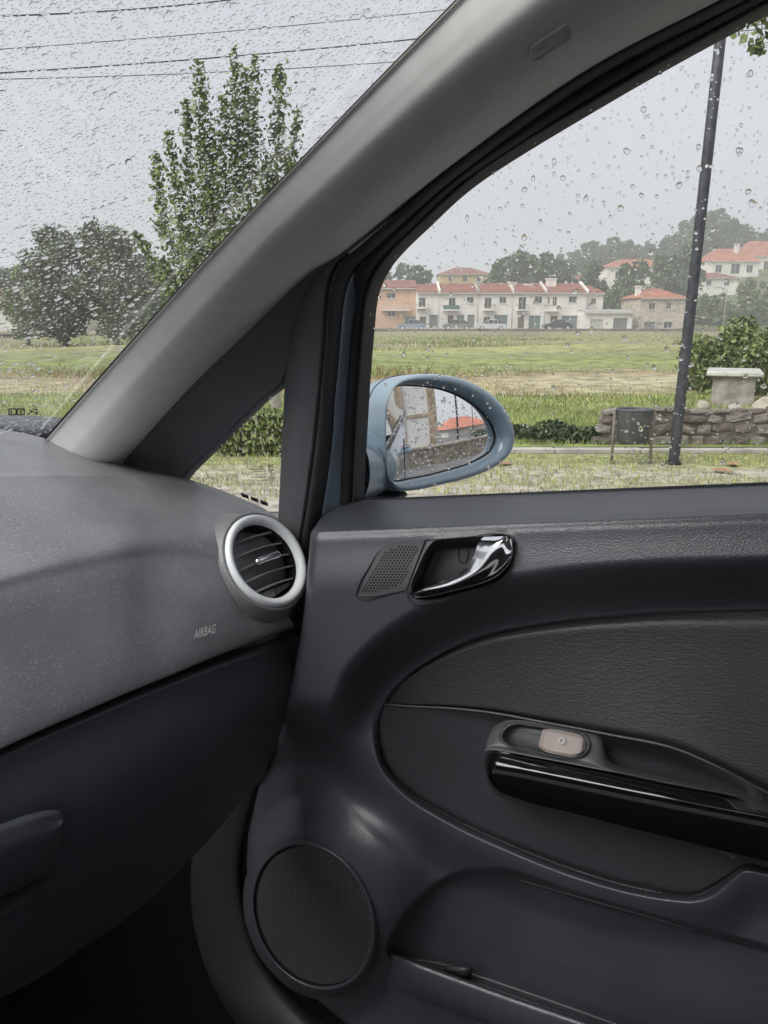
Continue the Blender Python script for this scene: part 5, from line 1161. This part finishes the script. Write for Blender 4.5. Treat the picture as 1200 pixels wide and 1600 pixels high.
mo3 = lp(1, 0); mcen = mo3.mean(0)
def shell(sc, depth): return mcen+(mo3-mcen)*sc-MN*depth+np.array([-.02, .035, -.004])*depth/.08*.5
mir = grid('mirror_housing', np.array([lp(0, -.024), lp(0, -.006), lp(.15, .001), lp(.4, .006), lp(.7, .007), lp(.9, .003), lp(1.0, -.004), shell(1.01, .02), shell(1.0, .04), shell(.95, .065), shell(.82, .09), shell(.55, .108), shell(.2, .115), shell(.01, .116)]), M['paint'], CAR, closed=True)
mir['label'] = 'pale blue door mirror housing wet with rain'
mi3 = lp(0, -.015); mc3 = mi3.mean(0); RC_ = 1.15
rings = []
for k in np.linspace(1, .001, 22):
    p = mc3+(mi3-mc3)*k; rr = np.linalg.norm(p-mc3, axis=1); rings.append(p+MN*(.005-rr**2/(2*RC_))[:, None])
mg = grid('mirror_glass', np.array(rings), M['mirror'], mir, closed=True); mg['label'] = 'convex mirror glass showing the street behind'
# mirror foot on the door
ft = [on_x(np.array([a*1.]), np.array([b*1.]), x)[0] for a, b, x in ((548,735,.93),(575,735,.99),(610,725,1.05))]
rowsf = []
for c, (w, h) in zip(ft, ((.03,.05),(.03,.042),(.025,.035))):
    q = np.linspace(0, 2*math.pi, 20, endpoint=False); rowsf.append(c+np.cos(q)[:, None]*np.array([0, w, 0])+np.sin(q)[:, None]*np.array([0, 0, h]))
grid('mirror_foot', np.array(rowsf), M['paint'], mir, closed=True)
grid('mirror_base', np.array([c+np.array([0, 0, -.045])+(r-c)*np.array([1, 1.15, .25]) for c, r in zip(ft, rowsf)]), M['black'], mir, closed=True)
# drops on the mirror glass and shell
gq = np.random.default_rng(80); c2 = scatter(260, MI, 81, 4.5, (600, 600, 785, 750)); q3 = mp(c2[:, 0], c2[:, 1], -.015); dd = np.linalg.norm(q3-O, axis=1)
q3 = q3+MN*(.0051-((q3-mc3)**2).sum(1)/(2*RC_))[:, None]
drops('raindrops', mir, c2, np.clip(np.exp(gq.normal(size=len(c2))*.4)*1.3*dd/FPX, .0007, .004), MN, 0, 82, .4, None, 'rain drops on the mirror glass', C=q3)
ml = np.c_[np.linspace(815, 1085, 30), np.linspace(1376, 1453, 30)]; MB().tube(DP(ml[:, 0], ml[:, 1], hfield(ml[:, 0], ml[:, 1])+.0003), .0007, 5).build('moulding_line', M['grey'], door, True, local=False)
sh_ = shell(1.004, .030); MB().tube(np.vstack([sh_, sh_[:1]]), .0011, 6, False).build('housing_seam', M['black'], mir, True, local=False)
gk = rings[0]+MN*.0006; MB().tube(np.vstack([gk, gk[:1]]), .0022, 6, False).build('glass_gasket', M['black'], mir, True, local=False)
# ---------------------------------------------------------------- rest of the cabin and body
def zc(z): return CZ+z
# headliner and roof skin
def strip_grid(name, rows, mt, label=None, smooth=True, parent=None):
    o = grid(name, np.array(rows, float), mt, parent or CAR, smooth=smooth)
    if label: o['label'] = label
    return o
e1t, e2t = crv(e1, 120, index=True)[-28:], crv(e2, 120, index=True)[-28:]
ys = np.linspace(.12, -1.9, 24)
strip_grid('headliner', [[(x, y, zc(.245+.05*(1-((x-.06)/.62)**2)-.10*max(0, (-y-1.0)/.9)**2)) for y in ys] for x in np.linspace(-.56, .68, 18)], M['headliner'], 'pale roof lining')
strip_grid('roof_skin', [[(x, y, zc(.262+.06*(1-((x-.06)/.70)**2)-.10*max(0, (-y-1.0)/.9)**2)) for y in np.linspace(.16, -1.95, 24)] for x in np.linspace(-.66, .80, 18)], M['paint'])
# rear roof rail behind the door window (outside the frame) and the far side of the cabin
MB().box(-.66, -.60, -1.9, 1.0, zc(-1.05), zc(-.22)).build('driver_door', M['door'], CAR, local=False)
MB().tube([(-.62, .55, zc(-.2)), (-.50, .1, zc(.25)), (-.52, -1.5, zc(.24)), (-.60, -1.9, zc(-.2))], .045, 8).build('driver_side_frame', M['pillar'], CAR, True, local=False)
MB().tube([(-.62, -.55, zc(-.2)), (-.52, -.62, zc(.26))], .05, 8).build('driver_centre_pillar', M['pillar'], CAR, True, local=False)
MB().box(-.62, .92, -1.95, -1.88, zc(-1.05), zc(-.18)).build('tailgate_panel', M['black'], CAR, local=False)
MB().box(-.62, .92, -1.9, 1.25, zc(-1.38), zc(-1.34)).build('cabin_floor', M['carpet'], CAR, local=False)
MB().box(-.62, .92, 1.20, 1.26, zc(-1.34), zc(-.25)).build('bulkhead', M['carpet'], CAR, local=False)
# footwell side panel and sill trim ahead of the door
FS = [[(438,1120,.93),(405,1235,.93),(390,1300,.93),(385,1360,.93),(396,1430,.93),(424,1500,.925),(470,1556,.92),(545,1620,.91),(700,1720,.90)],
      [(425,1120,.90),(392,1235,.90),(374,1300,.895),(366,1360,.89),(374,1430,.885),(398,1505,.88),(446,1570,.875),(520,1640,.865),(680,1750,.86)],
      [(350,1180,.90),(318,1280,.89),(306,1330,.885),(303,1390,.88),(310,1450,.875),(335,1525,.865),(385,1592,.855),(450,1660,.85),(600,1780,.84)],
      [(345,1180,.94),(308,1280,.93),(296,1330,.93),(293,1390,.92),(300,1455,.915),(326,1532,.91),(375,1602,.90),(440,1670,.89),(590,1790,.88)],
      [(300,1180,.99),(240,1280,.99),(230,1330,.99),(230,1390,.99),(240,1455,.99),(260,1532,.98),(310,1602,.97),(380,1670,.96),(520,1790,.95)]]
def onxl(l): a = np.array(l, float); return on_x(a[:, 0], a[:, 1], a[:, 2])
loft('kick_panel', [onxl(r) for r in FS], mat('kick_plastic', (.022,.023,.026), .5, bump=('v', 420, .4, .0006)), CAR, 60, 30, index=True)['label'] = 'dark footwell side panel beside the loudspeaker'
# body side outside: door skin, rear door, sill and glass house, seen in the mirror
yy = np.linspace(1.05, -2.3, 40)
prof = [(.92, -.285), (.945, -.292), (.975, -.34), (.985, -.48), (.98, -.62), (.99, -.80), (.98, -.95), (.965, -1.10), (.955, -1.16)]
def tuck(y): return -.05*max(0, (-y-1.3))**1.6
body = strip_grid('body_side', [[(x+tuck(y)-.03*max(0, y-.6), y, zc(z+.131*max(0, .473-y)*(1 if z > -.31 else .7 if z > -.4 else .3))) for y in yy] for x, z in prof], M['paint'], 'pale blue outer flank of the car')
def belt(y): return -.275+.131*max(0, .473-y)
rowg = [[(.925+tuck(y), y, zc(belt(y))) for y in np.linspace(-.42, -2.2, 16)], [(.80+tuck(y)*1.3, y, zc(.22-.10*max(0, (-y-1.3)))) for y in np.linspace(-.42, -2.05, 16)]]
strip_grid('rear_side_glass', rowg, mat('tinted_glass', (.03,.035,.04), .05, spec=.6, coat=1))
strip_grid('centre_pillar', [[(.935, -.36, zc(-.16)), (.935, -.46, zc(-.155))], [(.80, -.38, zc(.23)), (.80, -.46, zc(.23))]], M['black'])
hp = crv([(.96, -.46, zc(-.255)), (1.005, -.48, zc(-.252)), (1.012, -.54, zc(-.248)), (1.005, -.60, zc(-.245)), (.96, -.62, zc(-.242))], 24)
MB().tube(hp, .012, 8).build('outer_door_handle', M['paint'], CAR, True, local=False)
MB().tube([(.987, -.38, zc(-.19)), (.996, -.39, zc(-.5)), (.992, -.40, zc(-.9))], .003, 5).build('door_shut_line', M['black'], CAR, True, local=False)
MB().tube([(.945-.03*max(0, y-.6), y, zc(belt(y)-.008)) for y in np.linspace(.6, -2.0, 20)], .008, 6).build('belt_moulding', M['black'], CAR, True, local=False)
for y in (1.75, -1.55):
    n = 28; q = np.linspace(0, 2*math.pi, n, endpoint=False)
    whl = grid('wheel', np.array([[(x, y+r*math.cos(a), .30+r*math.sin(a)) for a in q] for r, x in [(.19,.985),(.215,1.0),(.27,1.0),(.298,.975),(.30,.88),(.27,.82),(.19,.81)]]), M['rubber'], CAR, closed=True)
    grid('rim', np.array([[(x, y+r*math.cos(a), .30+r*math.sin(a)) for a in q] for r, x in [(.205,.99),(.19,.975),(.1,.965),(.04,.985),(.001,.99)]]), M['silver'], whl, closed=True)
# scuttle below the windscreen, outside
loft('windscreen_scuttle', [WY([(-300,640,1.12),(0,648,1.10),(90,652,1.06),(165,660,1.02)]), WY([(-300,652,1.06),(0,660,1.04),(90,664,1.0),(165,672,.97)]), WY([(-300,664,1.05),(0,670,1.02),(90,680,.98),(165,694,.95)]), WY([(-300,690,1.07),(0,692,1.04),(90,700,1.0),(165,720,.97)])], mat('scuttle_plastic', (.05,.055,.065), .35, bump=('n', 260, .5, .003), specks=(260, .5, (.35,.36,.38))), CAR, 50, 20)
# bonnet, low beyond the scuttle
strip_grid('bonnet', [[(x, y, zc(-.42-.16*((y-1.15)/1.0)-.10*((x-.1)/.75)**2)) for y in np.linspace(1.12, 2.0, 12)] for x in np.linspace(-.62, .84, 16)], M['paint'])

MB().box(.905, .915, .46, 1.24, zc(-1.34), zc(-.30)).build('footwell_liner', M['carpet'], CAR, local=False)
# ------------------------------------------------------------------ misty air
hb_ = MB().box(-560, 560, -560, 560, -1.2, 48).build('haze', None, None); kind(hb_, 'stuff'); hb_['label'] = 'thin rainy mist filling the valley air'
hm_ = bpy.data.materials.new('mist'); hm_.use_nodes = True; N, L = hm_.node_tree.nodes, hm_.node_tree.links; N.remove(N['Principled BSDF'])
pv = N.new('ShaderNodeVolumePrincipled'); pv.inputs['Color'].default_value = (.97,.98,1.0,1); pv.inputs['Density'].default_value = 0.0020; pv.inputs['Anisotropy'].default_value = .2
L.new(pv.outputs[0], N['Material Output'].inputs['Volume']); hb_.data.materials.append(hm_)
